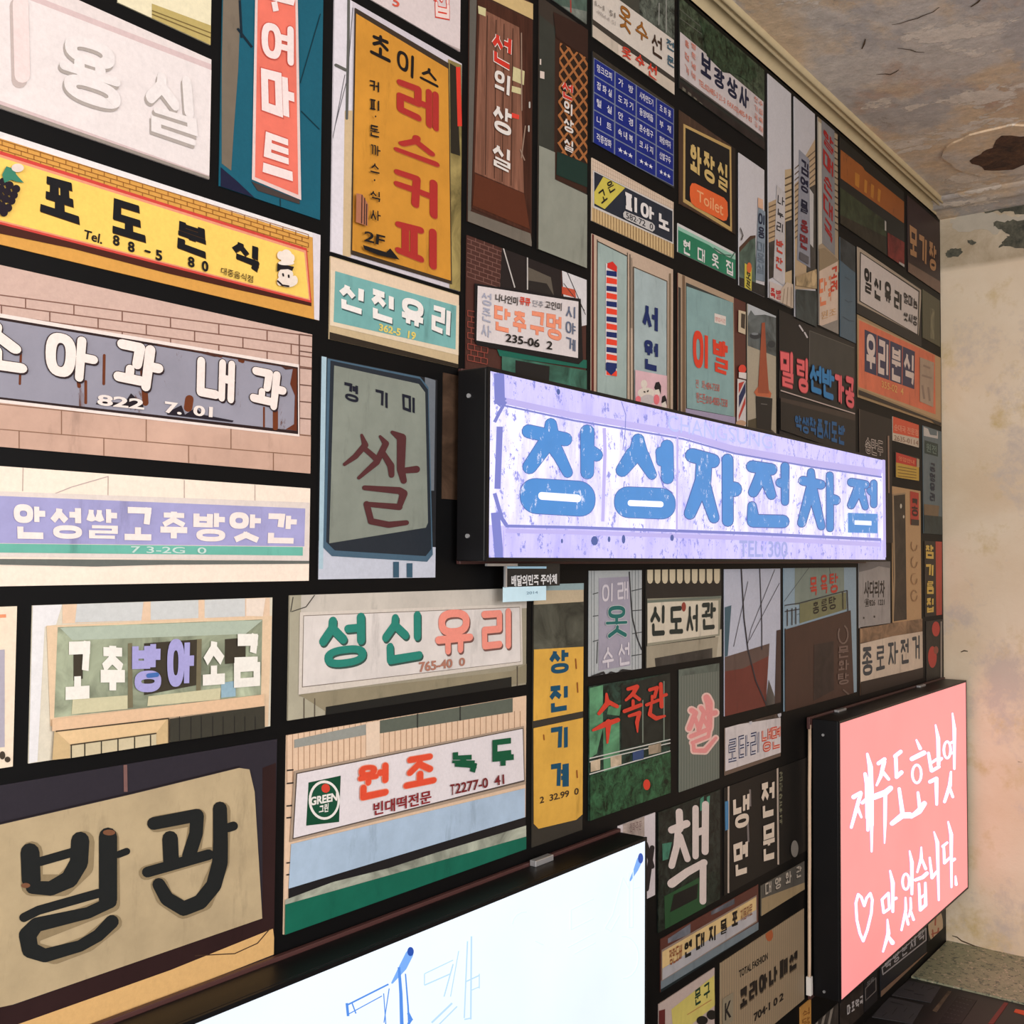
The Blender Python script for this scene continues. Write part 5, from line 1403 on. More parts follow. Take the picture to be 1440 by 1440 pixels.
p.ink('faded_letter', [[(370 + 15 * math.cos(k * 0.63) + 8, 745 + j * 85 + 28 * math.sin(k * 0.63)) for k in range(7 + j)] for j in range(4)], 4, (166, 126, 90))
p = Photo('b6', (424, 138), (516, 690), (108, 122, 128), 'narrow photo of a slate blue vertical sign with dark sideways letters beside the plaster corner', 'grunge', x1=XFAR - 0.012)
p.polys('white_notch', [[(428, 145), (450, 155), (460, 185), (495, 190), (495, 165), (500, 170), (500, 205), (428, 190)]], (206, 200, 196))
p.poly('dark_plate', [(432, 212), (500, 232), (500, 296), (432, 278)], (44, 64, 62))
p.type('원전', [(440, 226), (492, 242), (492, 284), (440, 268)], (120, 140, 132), 0.01)
p.han('공영유리', [(458, 322), (486, 330), (484, 530), (460, 522)], (40, 46, 66), 0.19, 'f', 'v', 0.1)
p.poly('tan_foot', [(424, 535), (505, 545), (500, 600), (424, 590)], (130, 108, 84), 'grunge')
p.poly('dark_foot', [(420, 590), (520, 600), (520, 700), (420, 690)], (46, 60, 62), 'blur')
p = Photo('b6', (432, 722), (517, 1096), (42, 34, 28), 'narrow black photo of a sesame oil shop sign with four yellow vertical letters', x1=XFAR - 0.012)
p.poly('red_strip', [(488, 712), (520, 716), (520, 1100), (492, 1102)], (196, 76, 62), 'grunge')
p.han('참기름집', [[(434, 732), (478, 738), (478, 815), (434, 812)], [(434, 838), (480, 838), (478, 905), (434, 905)], [(440, 922), (480, 922), (478, 992), (440, 992)], [(440, 1010), (480, 1006), (478, 1085), (440, 1090)]], (222, 186, 92), 0.2, 'f')
p = Photo('b6', (100, 826), (260, 1142), (166, 160, 158), 'photo of a grey wall stencilled with black ladder truck advert letters', 'grunge')
p.type('사다리차', [(126, 925), (232, 922), (230, 1008), (126, 1010)], (40, 34, 34), 0.03, 'stencil_lettering')
p.type('☎826  1221', [(128, 1016), (230, 1012), (228, 1052), (128, 1060)], (60, 52, 50), 0.02, 'phone_number')
p.dots('nail_hole', [(124, 1112, 4, 6), (178, 1106, 4, 6)], (60, 50, 46))
p.poly('dark_streak', [(100, 826), (260, 826), (260, 860), (200, 850), (160, 866), (100, 880)], (120, 116, 118), 'grunge')
p = Photo('b6', (103, 1180), (424, 1470), (92, 70, 56), 'photo of a cream bicycle shop sign with blue black brush letters', x0=on_wall(1208.6, 900).x, z1=on_wall(1209, 882).z, z0=on_wall(1209, 978).z)
p.poly('wall_top', [(95, 1170), (430, 1110), (430, 1190), (95, 1240)], (150, 118, 90), 'blur')
p.poly('sign_board', [(98, 1246), (270, 1205), (425, 1180), (425, 1362), (98, 1446)], (226, 206, 186), 'grunge')
p.han('종로자전거', [[(112, 1262), (168, 1256), (168, 1400), (114, 1410)], [(184, 1254), (230, 1248), (230, 1372), (186, 1384)], [(246, 1235), (296, 1228), (296, 1345), (248, 1358)], [(310, 1220), (352, 1214), (352, 1340), (312, 1348)], [(368, 1205), (408, 1198), (408, 1320), (372, 1330)]], (58, 66, 74), 0.15)
p.poly('dark_foot', [(90, 1440), (430, 1362), (430, 1500), (90, 1520)], (48, 38, 34), 'grunge')
p = Photo('b6', (440, 1130), (520, 1425), (40, 36, 34), 'narrow dark photo with a blurred red lantern, bottom of the right edge', 'blur', x1=XFAR - 0.012)
p.dots('red_lantern', [(490, 1168, 20, 38), (472, 1310, 22, 55)], (196, 66, 58))
p.dots('pink_blur', [(490, 1275, 12, 20)], (150, 80, 66))
p.ink('white_edge', [[(516, 1130), (516, 1420)]], 6, (180, 168, 158), 'f')

p = Photo('a7', (160, 72), (549, 768), (150, 172, 188), 'photo of a bath house with red roof letters above a dark brown building', z0=on_wall(1104, 1000).z)
p.poly('green_sign', [(218, 60), (480, 60), (482, 230), (218, 270)], (136, 148, 138), 'grunge')
p.ink('wire', [[(160, 250), (300, 60)], [(400, 60), (420, 180)], [(230, 320), (400, 250)]], 3, (80, 88, 92))
p.han('목욕탕', [[(296, 122), (336, 116), (334, 222), (298, 228)], [(352, 110), (392, 104), (390, 212), (354, 216)], [(402, 98), (448, 90), (446, 200), (404, 208)]], (196, 62, 48), 0.13, 'f')
p.poly('sign_board', [(242, 262), (490, 200), (492, 290), (242, 366)], (128, 128, 94), 'grunge')
p.han('홍릉탕', [[(308, 252), (344, 242), (344, 310), (310, 320)], [(354, 240), (388, 230), (388, 298), (356, 306)], [(396, 226), (434, 214), (434, 288), (398, 296)]], (40, 36, 32), 0.14, 'f')
p.ink('railing', [[(150, 272), (240, 258), (495, 190)], [(150, 305), (240, 290)], [(150, 385), (160, 270)], [(175, 290), (175, 380)], [(200, 285), (200, 375)], [(220, 280), (220, 370)], [(470, 200), (472, 290)], [(494, 190), (498, 300)]], 5, (54, 52, 54), 'f')
p.poly('brown_building', [(118, 404), (160, 400), (512, 296), (530, 768), (100, 850)], (74, 50, 42), 'grunge')
p.poly('brown_annex', [(118, 404), (165, 392), (165, 860), (100, 860)], (62, 42, 38), 'grunge')
p.poly('dark_window', [(315, 480), (420, 460), (422, 720), (312, 780)], (50, 38, 36), 'blur')
p.ink('faded_wreath', [[(470 + 26 * math.cos(a * 0.5 - 1.2), 425 + 48 * math.sin(a * 0.5 - 1.2)) for a in range(11)]], 8, (120, 100, 92))
p.han('문화탕', [(440, 485), (502, 478), (500, 690), (440, 700)], (122, 100, 92), 0.14, 'f', 'v', 0.12, name='faded_lettering')
p.ink('faded_wreath', [[(470, 720), (500, 745), (465, 770)]], 8, (110, 92, 84))

p = Photo('a6', (985, 92), (1340, 965), (196, 198, 214), 'photo of hanging black wires against pale sky and a red brown wall', z0=on_wall(1019, 1007).z)
p.poly('teal_building', [(980, 335), (1028, 320), (1005, 640), (980, 650)], (70, 98, 112))
p.poly('red_wall', [(980, 650), (1268, 562), (1245, 960), (980, 1035)], (116, 56, 48), 'grunge')
p.poly('wall_top_shade', [(980, 650), (1268, 562), (1264, 640), (1100, 720), (980, 740)], (100, 80, 74), 'grunge')
p.poly('brown_building', [(1312, 480), (1350, 470), (1350, 960), (1300, 960)], (70, 50, 46))
p.poly('ladder', [(1262, 790), (1300, 900), (1298, 950), (1240, 965)], (86, 80, 76), 'blur')
p.ink('wire', [([(1088, 92), (1105, 400), (1130, 600), (1180, 800), (1245, 945)], 8), ([(1205, 92), (1218, 450), (1218, 600)], 6), ([(1300, 95), (1150, 470), (1130, 560)], 3), ([(1330, 180), (1140, 540)], 3), ([(1130, 170), (1040, 580)], 3)], 5, (52, 50, 58))

p = Photo('a6', (130, 102), (460, 722), (178, 182, 184), 'photo of a grey lavender clothes repair sign with green and white letters', z0=on_wall(829, 951).z)
p.ink('tile_joint', [[(x, 90), (x, 780)] for x in (142, 160, 400, 420, 440)], 3, (110, 116, 118), 'f')
p.ink('pipe', [[(150, 250), (185, 240)], [(150, 390), (185, 385)], [(150, 550), (185, 540)], [(180, 550), (175, 690)], [(395, 230), (460, 215)], [(398, 355), (460, 350)], [(400, 500), (460, 490)], [(395, 640), (460, 630)]], 6, (74, 78, 80), 'f')
p.poly('sign_board', [(188, 148), (384, 138), (388, 700), (186, 735)], (168, 162, 178), 'grunge')
p.ink('cable', [[(380, 110), (388, 250), (400, 400), (430, 530), (458, 600)]], 8, (56, 58, 62))
p.han('이래', [[(204, 188), (278, 178), (276, 296), (206, 304)], [(302, 174), (372, 166), (370, 282), (304, 290)]], (216, 208, 216), 0.13)
p.han('수선', [[(204, 590), (278, 580), (278, 710), (206, 725)], [(306, 562), (380, 552), (380, 692), (308, 705)]], (216, 208, 216), 0.13)
p.han('옷', [[(222, 325), (368, 320), (362, 520), (224, 528)]], (38, 108, 104), 0.13, out=((200, 204, 204), 0.04))
p.ink('lower_sign_edge', [[(140, 770), (210, 745), (225, 770), (260, 745), (300, 755), (330, 730), (385, 735)]], 14, (44, 44, 46))

p = Photo('a6', (490, 95), (964, 650), (58, 54, 48), 'photo of a cream library sign with black brush letters under scalloped tiles', z0=on_wall(909, 939).z)
p.poly('awning_shadow', [(485, 180), (970, 160), (970, 290), (485, 290)], (46, 42, 40), 'grunge')
pet = []
for k in range(10):
    x = 495 + k * 47
    pet.append([(x, 90), (x + 36, 90), (x + 36, 160), (x + 30, 178), (x + 18, 184), (x + 6, 178), (x, 160)])
p.polys('scalloped_tile', pet, (216, 200, 170))
p.poly('side_tiles', [(925, 480), (970, 470), (970, 680), (925, 660)], (190, 180, 160))
p.poly('door_top', [(488, 580), (945, 520), (930, 660), (520, 720), (488, 720)], (166, 156, 136), 'grunge')
p.poly('dark_door', [(540, 655), (905, 590), (905, 680), (548, 730)], (62, 58, 54), 'blur')
p.poly('sign_frame', [(492, 278), (960, 262), (950, 512), (492, 578)], (150, 146, 128))
p.poly('sign_board', [(494, 300), (942, 290), (940, 502), (494, 560)], (222, 210, 190), 'grunge')
p.ink('awning_pole', [[(492, 298), (960, 268)]], 16, (112, 120, 108), 'f')
p.dots('red_bulb', [(722, 330, 14, 30)], (150, 66, 56))
p.han('신도서관', [[(508, 322), (606, 318), (602, 510), (512, 516)], [(628, 330), (716, 322), (716, 502), (630, 506)], [(736, 322), (814, 312), (812, 488), (738, 494)], [(832, 306), (922, 298), (918, 470), (834, 478)]], (40, 48, 46), 0.17)

p = Photo('a6', (130, 835), (640, 1400), (34, 54, 46), 'photo of a green aquarium shop window with three red brush letters', 'foliage', z0=on_wall(830, 1153).z)
p.polys('green_curtain', [[(130, 845), (215, 825), (215, 1100), (175, 1260), (130, 1290)], [(215, 1080), (320, 1040), (320, 1400), (220, 1400)], [(250, 960), (330, 950), (320, 1020), (240, 1010)]], (88, 140, 104), 'blur')
p.polys('dark_pane', [[(330, 830), (640, 745), (640, 1160), (330, 1230)]], (38, 42, 38), 'blur')
p.ink('door_edge', [[(466, 920), (466, 1190)], [(600, 800), (600, 1180)]], 8, (120, 130, 118), 'f')
p.ink('white_rail', [[(125, 1290), (645, 1168)], [(125, 1312), (645, 1190)], [(125, 1390), (645, 1240)]], 7, (206, 204, 198), 'f')
p.polys('shelf_goods', [[(135, 1310), (195, 1290), (195, 1360), (135, 1375)], [(260, 1280), (330, 1265), (330, 1330), (262, 1345)], [(500, 1210), (580, 1190), (580, 1250), (502, 1265)]], (196, 176, 150), 'blur')
p.polys('shelf_goods', [[(400, 1250), (470, 1230), (470, 1290), (400, 1305)]], (54, 74, 116))
p.poly('plants', [(130, 1400), (640, 1250), (640, 1700), (130, 1700)], (40, 76, 50), 'foliage')
p.dots('red_flower', [(488, 1455, 22, 34)], (214, 66, 48))
RED = (212, 66, 50)
p.ink('letter', [([(232, 880), (238, 940), (185, 1005)], [14, 34, 22]), ([(240, 930), (300, 960)], [30, 24]), ([(148, 1110), (220, 1075), (305, 1045)], [16, 36, 28]), ([(245, 1060), (238, 1190)], [40, 12])], 24, RED)
p.ink('letter', [([(368, 850), (425, 835), (400, 880), (355, 920)], [22, 28, 26, 16]), ([(395, 880), (440, 915)], 22), ([(400, 925), (400, 965)], 20), ([(345, 990), (450, 950)], 24), ([(375, 1020), (440, 1000), (425, 1060), (428, 1122)], [18, 26, 26, 8])], 24, RED)
p.ink('letter', [([(505, 855), (552, 840), (535, 900)], 22), ([(520, 895), (520, 925)], 18), ([(485, 950), (560, 920)], 20), ([(575, 818), (580, 960)], [24, 26]), ([(580, 895), (610, 885)], 20), ([(515, 950), (505, 1010), (545, 1035), (600, 1020)], [16, 26, 28, 14])], 24, RED)

p = Photo('a6', (700, 728), (952, 1440), (118, 124, 114), 'photo of a pink brush letter with cream outline on ribbed grey steel', 'ribs', z0=on_wall(957, 1113).z)
p.poly('dark_top', [(690, 715), (960, 670), (960, 735), (690, 770)], (92, 100, 92), 'blur')
PK = [([(775, 985), (800, 1000), (760, 1100)], 34), ([(795, 1030), (820, 1100)], 26), ([(835, 970), (855, 1000), (820, 1110)], 30), ([(850, 1040), (880, 1090)], 26), ([(870, 905), (885, 940), (890, 1090)], [44, 50, 32]), ([(890, 1010), (925, 1000)], 34),
      ([(770, 1150), (890, 1100)], 28), ([(888, 1100), (880, 1150), (780, 1190)], 24), ([(785, 1190), (790, 1240), (860, 1240), (928, 1160)], [22, 26, 30, 20])]
p.ink('letter_outline', [(a, [x + 22 for x in w] if isinstance(w, list) else w + 22) for a, w in PK], 30, (236, 196, 186))
p.ink('letter', PK, 30, (234, 150, 148))

p = Photo('a6', (988, 1055), (1340, 1300), (112, 92, 80), 'photo of a white cold noodle sign with navy and red outlined letters', z1=on_wall(1098, 1002).z, z0=on_wall(1020, 1090).z)
p.poly('dark_top', [(980, 1040), (1345, 960), (1345, 1040), (980, 1090)], (90, 74, 66), 'blur')
p.poly('sign_board', [(984, 1088), (1345, 1030), (1340, 1252), (984, 1372)], (224, 214, 214), 'grunge')
p.han('로타리', [[(1004, 1180), (1060, 1165), (1060, 1300), (1006, 1312)], [(1074, 1150), (1138, 1132), (1136, 1275), (1076, 1290)], [(1148, 1132), (1204, 1116), (1202, 1255), (1150, 1270)]], (206, 204, 214), 0.07, 'f', out=((52, 58, 92), 0.11))
p.han('냉면', [[(1220, 1105), (1276, 1092), (1274, 1232), (1222, 1246)], [(1282, 1095), (1336, 1082), (1334, 1212), (1284, 1226)]], (236, 190, 176), 0.06, 'f', out=((216, 80, 58), 0.11))
p.dots('lamp_head', [(1145, 1058, 9, 18), (1328, 1010, 12, 18)], (200, 198, 206))

p = Photo('a8', (70, 340), (232, 752), (216, 206, 210), 'white photo sliver with small print peeking out behind the big white light box', z1=on_wall(921, 1142).z, x0=on_wall(868, 1200).x)
p.poly('grey_patch', [(60, 350), (175, 330), (175, 440), (60, 450)], (176, 160, 152), 'blur')
p.type('전화주문', [(95, 370), (160, 355), (158, 405), (95, 420)], (120, 90, 90), 0.0)
p.ink('letter', [[(180, 480), (215, 600)], [(215, 500), (185, 720)]], 26, (40, 34, 38))
p = Photo('a8', (250, 312), (578, 800), (32, 40, 34), 'photo of a bookshop window with a huge white letter on dark green', 'foliage', z0=on_wall(931, 1308).z)
p.poly('dark_shelves', [(245, 330), (585, 190), (585, 620), (245, 700)], (36, 40, 36), 'foliage')
p.poly('green_door', [(280, 760), (500, 640), (500, 860), (285, 940)], (44, 84, 52), 'grunge')
p.poly('dark_slot', [(330, 750), (460, 690), (455, 770), (310, 845)], (28, 28, 28))
p.polys('reflection', [[(470, 240), (490, 225), (486, 300), (470, 305)], [(268, 480), (320, 470), (300, 560), (270, 570)], [(505, 230), (522, 222), (520, 270), (506, 275)]], (70, 130, 108), 'blur')
p.ink('letter', [([(358, 310), (362, 400)], 38), ([(318, 405), (398, 372)], 40), ([(352, 410), (345, 490), (318, 595)], 36), ([(362, 440), (402, 560)], 34), ([(445, 290), (445, 545)], 34), ([(498, 270), (496, 520)], 38), ([(450, 420), (495, 405)], 38),
                    ([(318, 690), (400, 630), (490, 580)], [48, 42, 38]), ([(485, 580), (484, 785)], 36)], 36, (222, 206, 200))
p = Photo('a8', (600, 110), (1042, 640), (27, 25, 24), 'black photo of a cold noodle specialist window with four cream vertical letters', z1=on_wall(1098, 1078).z, z0=on_wall(1020, 1258).z, x1=on_wall(1134, 1150).x)
p.ink('door_pole', [[(623, 160), (622, 742)], [(884, 60), (888, 590)]], 9, (196, 178, 164), 'f')
p.poly('blue_sticker', [(603, 255), (622, 250), (622, 402), (605, 410)], (70, 130, 176))
p.ink('small_strip', [[(736, 190), (738, 280)], [(724, 360), (728, 470)]], 10, (130, 120, 118), 'f')
p.han('냉면', [[(644, 225), (734, 195), (730, 385), (648, 408)], [(646, 478), (728, 448), (726, 632), (652, 655)]], (228, 210, 192), 0.17, 'f')
p.han('전문', [[(790, 155), (868, 130), (866, 325), (796, 345)], [(796, 385), (872, 358), (870, 555), (800, 575)]], (228, 210, 192), 0.17, 'f')
p.han('감자만두국', [(888, 95), (906, 85), (904, 380), (888, 385)], (120, 118, 96), 0.15, 'f', 'v', 0.1, name='small_lettering')
p.dots('white_bowl', [(970, 505, 20, 45)], (130, 124, 118))
p = Photo('a8', (798, 640), (1028, 740), (112, 104, 92), 'photo of a grey florist board with raised pale letters, beside the cable', 'grunge', z1=on_wall(1130, 1211).z, z0=on_wall(1071, 1287).z)
p.poly('sign_board', [(790, 690), (1030, 565), (1030, 690), (790, 775)], (92, 88, 82), 'grunge')
p.poly('lower_wall', [(790, 775), (1030, 685), (1030, 800), (790, 870)], (168, 146, 112), 'grunge')
p.han('대양화관', [[(816, 688), (850, 672), (848, 742), (818, 755)], [(868, 665), (902, 648), (900, 712), (870, 728)], [(922, 632), (958, 615), (956, 690), (924, 702)], [(980, 605), (1012, 590), (1010, 652), (982, 664)]], (186, 174, 160), 0.16, 'f', shadow=(-2, 5, (44, 40, 38)))
p = Photo('a8', (262, 1010), (782, 1000), (96, 56, 48), 'photo of a cream and yellow wallpaper shop sign with black letters on red brick', z1=on_wall(1066, 1243).z, z0=on_wall(928, 1395).z)
p.polys('window', [[(300, 985), (420, 905), (420, 960), (300, 1010)], [(530, 840), (655, 770), (655, 800), (530, 860)]], (110, 112, 122), 'blur')
p.poly('pavement', [(250, 1215), (785, 895), (785, 960), (250, 1290)], (120, 132, 140), 'grunge')
p.poly('dark_kerb', [(250, 1262), (785, 935), (785, 1010), (250, 1330)], (34, 44, 48))
p.poly('sign_frame', [(264, 1045), (772, 752), (774, 895), (264, 1212)], (150, 130, 118))
p.poly('sign_board', [(268, 1055), (768, 762), (768, 830), (268, 1145)], (228, 196, 140), 'grunge')
p.poly('white_foot', [(268, 1145), (768, 830), (768, 890), (268, 1205)], (186, 182, 186), 'grunge')
p.han('현대지물포', [[(382, 1000), (426, 975), (424, 1070), (384, 1090)], [(445, 962), (492, 938), (490, 1030), (447, 1052)], [(512, 925), (554, 902), (552, 1000), (514, 1010)], [(574, 890), (612, 870), (610, 955), (576, 970)], [(632, 850), (674, 828), (672, 910), (634, 925)]], (34, 30, 28), 0.19, 'f')
p.han('장판도배', [(302, 1045), (372, 1010), (370, 1090), (304, 1128)], (150, 90, 60), 0.12, 'r', name='small_lettering')
p.han('지물재료', [(680, 835), (745, 795), (744, 855), (682, 895)], (150, 100, 70), 0.12, 'r', name='small_lettering')
p = Photo('a8', (252, 1330), (549, 1440), (196, 176, 168), 'photo of a yellow stationery shop sign with two dark green letters', z1=on_wall(1004.5, 1360).z, z0=0.12)
p.poly('dark_left', [(250, 1370), (285, 1360), (285, 1700), (250, 1700)], (104, 46, 44))
p.poly('sign_board', [(318, 1362), (546, 1180), (550, 1340), (330, 1520)], (216, 200, 112), 'grunge')
p.han('문구', [[(440, 1262), (474, 1238), (474, 1325), (442, 1345)], [(488, 1235), (522, 1210), (522, 1292), (490, 1312)]], (40, 68, 52), 0.15)
p.ink('small_lettering', [[(400, 1390), (530, 1310)]], 4, (196, 140, 90), 'f')
p.dots('dark_plant', [(480, 1420, 30, 24), (530, 1390, 26, 26)], (44, 40, 36))
p = Photo('a8', (580, 1100), (1027, 1300), (172, 150, 122), 'photo of a tan ribbed fashion shop wall with black raised letters', 'ribs', z1=on_wall(1130, 1277).z, z0=on_wall(1015, 1500).z)
p.dots('orange_disc', [(840, 965, 20, 34)], (176, 96, 58))
p.type('TOTAL FASHION', [(678, 1155), (832, 1058), (832, 1095), (680, 1195)], (44, 38, 34), 0.025)
p.han('코리아나패션', [(672, 1265), (994, 1030), (992, 1130), (676, 1365)], (46, 40, 36), 0.23, 'f', gap=0.12, shadow=(2, 8, (110, 92, 72)))
p.type('704·1 0 2', [(755, 1385), (915, 1268), (912, 1310), (758, 1428)], (48, 42, 38), 0.03, 'phone_number')
p.poly('plaque', [(588, 1305), (646, 1270), (644, 1420), (588, 1460)], (150, 138, 116))
p.type('K', [(600, 1330), (636, 1308), (634, 1400), (600, 1422)], (44, 40, 38), 0.02, 'plaque_letter')

# ------------------------------------------------------------------ low row, showing under the pink light box
p = Photo('b2', (500, 1110), (776, 1060), (40, 40, 46), 'dark photo of a framed laundry sign low on the wall under the pink box', z1=on_wall(1303, 1270).z, z0=0.03)
p.ink('sign_frame', [[(510, 1105), (770, 870), (772, 940), (515, 1145), 'c']], 7, (170, 164, 166), 'f')
p.han('백양문세탁', [(515, 1078), (768, 855), (766, 930), (520, 1128)], (186, 182, 186), 0.14, 'f', gap=0.3)
p.poly('road', [(500, 1245), (776, 1010), (776, 1075), (500, 1310)], (140, 112, 92), 'grunge')
p = Photo('b2', (784, 780), (886, 960), (46, 42, 40), 'dark photo of an oval cream sign low at the far corner', z1=on_wall(1329, 1262).z, z0=0.06, x1=XFAR - 0.012)
p.dots('oval_sign', [(828, 850, 44, 112)], (206, 178, 146), 24)
p.ink('oval_lettering', [[(805, 800), (850, 780)], [(828, 790), (826, 850)], [(810, 880), (812, 920)], [(845, 870), (840, 910)], [(806, 905), (850, 890)]], 9, (170, 84, 62))
p = Photo('b2', (405, 1190), (482, 1290), (40, 38, 40), 'small dark framed sign photo low on the wall left of the laundry sign', z0=0.03, z1=on_wall(1234, 1330).z)
p.ink('sign_frame', [[(410, 1230), (472, 1165), (474, 1240), (412, 1300), 'c']], 5, (120, 112, 110), 'f')
p.type('정육', [(418, 1190), (460, 1155), (460, 1185), (418, 1222)], (150, 146, 146), 0.0)
p = Photo('b2', (262, 1300), (400, 1400), (60, 52, 48), 'small photo of white letters on a dim shop front low at bottom edge', 'blur', z0=0.03, z1=on_wall(1214, 1350).z)
p.han('마포약국', [(298, 1330), (398, 1265), (396, 1320), (300, 1390)], (206, 200, 200), 0.16, 'f')
p = Photo('b2', (110, 1320), (250, 1440), (70, 64, 60), 'small dim photo of slanted poles at the bottom edge beside the pink box', 'blur', z0=0.05, z1=on_wall(1178, 1410).z)
p.ink('slanted_pole', [[(125, 1320), (118, 1500)], [(180, 1330), (140, 1500)], [(215, 1330), (180, 1500)]], 14, (150, 140, 130), 'f')
p = Photo('b2', (22, 1350), (88, 1440), (206, 150, 80), 'small orange sign photo at the bottom edge beneath the cable', 'grunge', z0=0.05, z1=on_wall(1139, 1404).z)
p.han('식당', [(34, 1360), (80, 1330), (80, 1440), (34, 1460)], (150, 96, 44), 0.12, 'f', 'v')
# ------------------------------------------------------------------ backlit sign boxes standing off the wall
BOXM = plain('black_lacquered_steel', (14, 13, 15), 0.42, 0.25)
RAILM = plain('dark_brown_rail', (74, 46, 44), 0.45, 0.35)
STEEL = plain('bright_screw_steel', (190, 190, 192), 0.3, 0.5, 0.6)


def bevel_box(name, x0, x1, y0, y1, z0, z1, mat, root, bev=0.002):
    v, f = box_geo(x0, x1, y0, y1, z0, z1)
    o = mesh_obj(name, v, f, mat, root, root.location)
    if bev:
        md = o.modifiers.new('bevel', 'BEVEL')
        md.width, md.segments = bev, 2
    return o


class LightBox(Face):
    """steel housing on the wall with a glowing face; x0..z1 is the face"""

    def __init__(self, view, x0, x1, z0, z1, depth, facemat, label, rim=0.006, over=0.016):
        super().__init__(view, -depth)
        e = bpy.data.objects.new('sign_light_box', None)
        e.location = ((x0 + x1) / 2, 0, z0)
        COL.objects.link(e)
        tag(e, label, 'light box', 'light boxes on the sign wall')
        self.root, self.loc, self.lim = e, e.location.copy(), (x0, x1, z0, z1)
        bevel_box('housing', x0 - rim, x1 + rim, -depth + 0.003, -0.012, z0 - rim, z1 + rim, BOXM, e)
        for a in ((x0 - rim, x1 + rim, z1, z1 + rim), (x0 - rim, x1 + rim, z0 - rim, z0), (x0 - rim, x0, z0, z1), (x1, x1 + rim, z0, z1)):
            bevel_box('face_rim', a[0], a[1], -depth - 0.001, -depth + 0.003, a[2], a[3], BOXM, e, 0)
        vs = [(x0, -depth, z0), (x1, -depth, z0), (x1, -depth, z1), (x0, -depth, z1), (x0, -depth + 0.003, z0), (x1, -depth + 0.003, z0), (x1, -depth + 0.003, z1), (x0, -depth + 0.003, z1)]
        self.panel = mesh_obj('light_panel', vs, [(0, 1, 2, 3), (4, 7, 6, 5), (0, 4, 5, 1), (3, 2, 6, 7), (0, 3, 7, 4), (1, 5, 6, 2)], facemat, e, self.loc)
        # back flange that carries the box
        bevel_box('mounting_rail', x0 - rim - over, x1 + rim + 0.006, -0.012, -0.004, z1 - 0.02, z1 + 0.011, RAILM, e, 0.001)
        bevel_box('mounting_rail', x0 - rim - over, x1 + rim + 0.006, -0.012, -0.004, z0 - 0.011, z0 + 0.02, RAILM, e, 0.001)

    def screw(self, x, z, ys):
        for y in ys:
            vs, n = [], 10
            for dx in (0.0, -0.003):
                vs += [(x + dx, y + 0.0035 * math.cos(k * 2 * math.pi / n), z + 0.0035 * math.sin(k * 2 * math.pi / n)) for k in range(n)]
            mesh_obj('screw', vs, [tuple(range(n, 2 * n))] + [(k, (k + 1) % n, n + (k + 1) % n, n + k) for k in range(n)], STEEL, self.root, self.loc)


# --- upper box: weathered white face with fat blue letters
D1 = 0.072
a, b = on_wall(689, 524, -D1), on_wall(1245, 787, -D1)
B = LightBox('a4', a.x, b.x, b.z, on_wall(1245, 648, -D1).z, D1, glow((236, 232, 255), 1.12, 'weathered'),
             'long weathered white light box with fat blue letters, middle of the wall', over=-0.01)
LAV = glow((126, 132, 206), 0.9, 'soft')
LAV2 = glow((186, 176, 232), 1.0, 'soft')
BLUE = glow((76, 142, 212), 0.95, 'worn')
OUTL = glow((84, 104, 172), 0.8)
G5 = lambda x, y: Q('a5', x, y)
top = [(235, 305), (700, 405), (1090, 470), (1440, 530), G5(330, 402), G5(720, 470), G5(1078, 522)]
bot = [(240, 1150), (700, 1160), (1440, 1185), G5(400, 828), G5(1075, 860)]


BAND = glow((206, 198, 244), 1.06, 'weathered')
ft = [F((B.full(q))) for q in top]
fb = [F((B.full(q))) for q in bot]
B.poly('panel_band', [F((689, 521)), F((1245, 646)), F((1245, 668))] + ft[::-1], BAND)
B.poly('panel_band', fb + [F((1245, 761)), F((1245, 789)), F((686, 789)), F((686, 738))], BAND)
B.view = 'f'
B.ink('panel_seam', [([F((660 + q[0] / 4.8, 500 + q[1] / 4.8)) if not isinstance(q, F) else q for q in top], 9)], 9, LAV2, 'f')
B.ink('panel_seam', [([F((660 + q[0] / 4.8, 500 + q[1] / 4.8)) if not isinstance(q, F) else q for q in bot], 4)], 4, LAV, 'f')
B.ink('panel_seam', [([F((660 + q[0] / 4.8, 500 + q[1] / 4.8 + 7)) if not isinstance(q, F) else F((q[0], q[1] + 7)) for q in bot], 6)], 6, LAV2, 'f')
B.ink('panel_seam', [([F((660 + q[0] / 4.8, 500 + q[1] / 4.8 + 7)) if not isinstance(q, F) else F((q[0], q[1] + 6)) for q in top], 2.5)], 3, LAV, 'f')
B.view = 'a4'
B.ink('panel_bracket', [([(195, 120), (200, 300), (225, 320)], 70), ([(240, 310), (200, 380), (165, 450)], 22), ([(200, 480), (185, 900)], 42), ([(165, 930), (215, 1100), (245, 1145)], 26), ([(170, 1060), (200, 1400)], 60)], 30, LAV, 'f')
B.ink('panel_seam', [([(905, 490), (910, 640), (895, 1120)], 22), ([(1400, 530), (1395, 1180)], 12), ([(225, 1180), (225, 1360)], 8)], 10, LAV2, 'f')
B.ink('crack', [[(1020, 310), (1050, 400), (1045, 520), (1030, 640)], [(1040, 850), (1035, 900)], [(1270, 780), (1300, 880), (1370, 930)]], 5, LAV, 'f')
B.dots('rust_spot', [(594, 245, 12, 20), (618, 1252, 7, 16), (838, 1250, 24, 32), (936, 1240, 9, 20), (1034, 1240, 12, 30), (1362, 1230, 12, 22)], OUTL, 10)


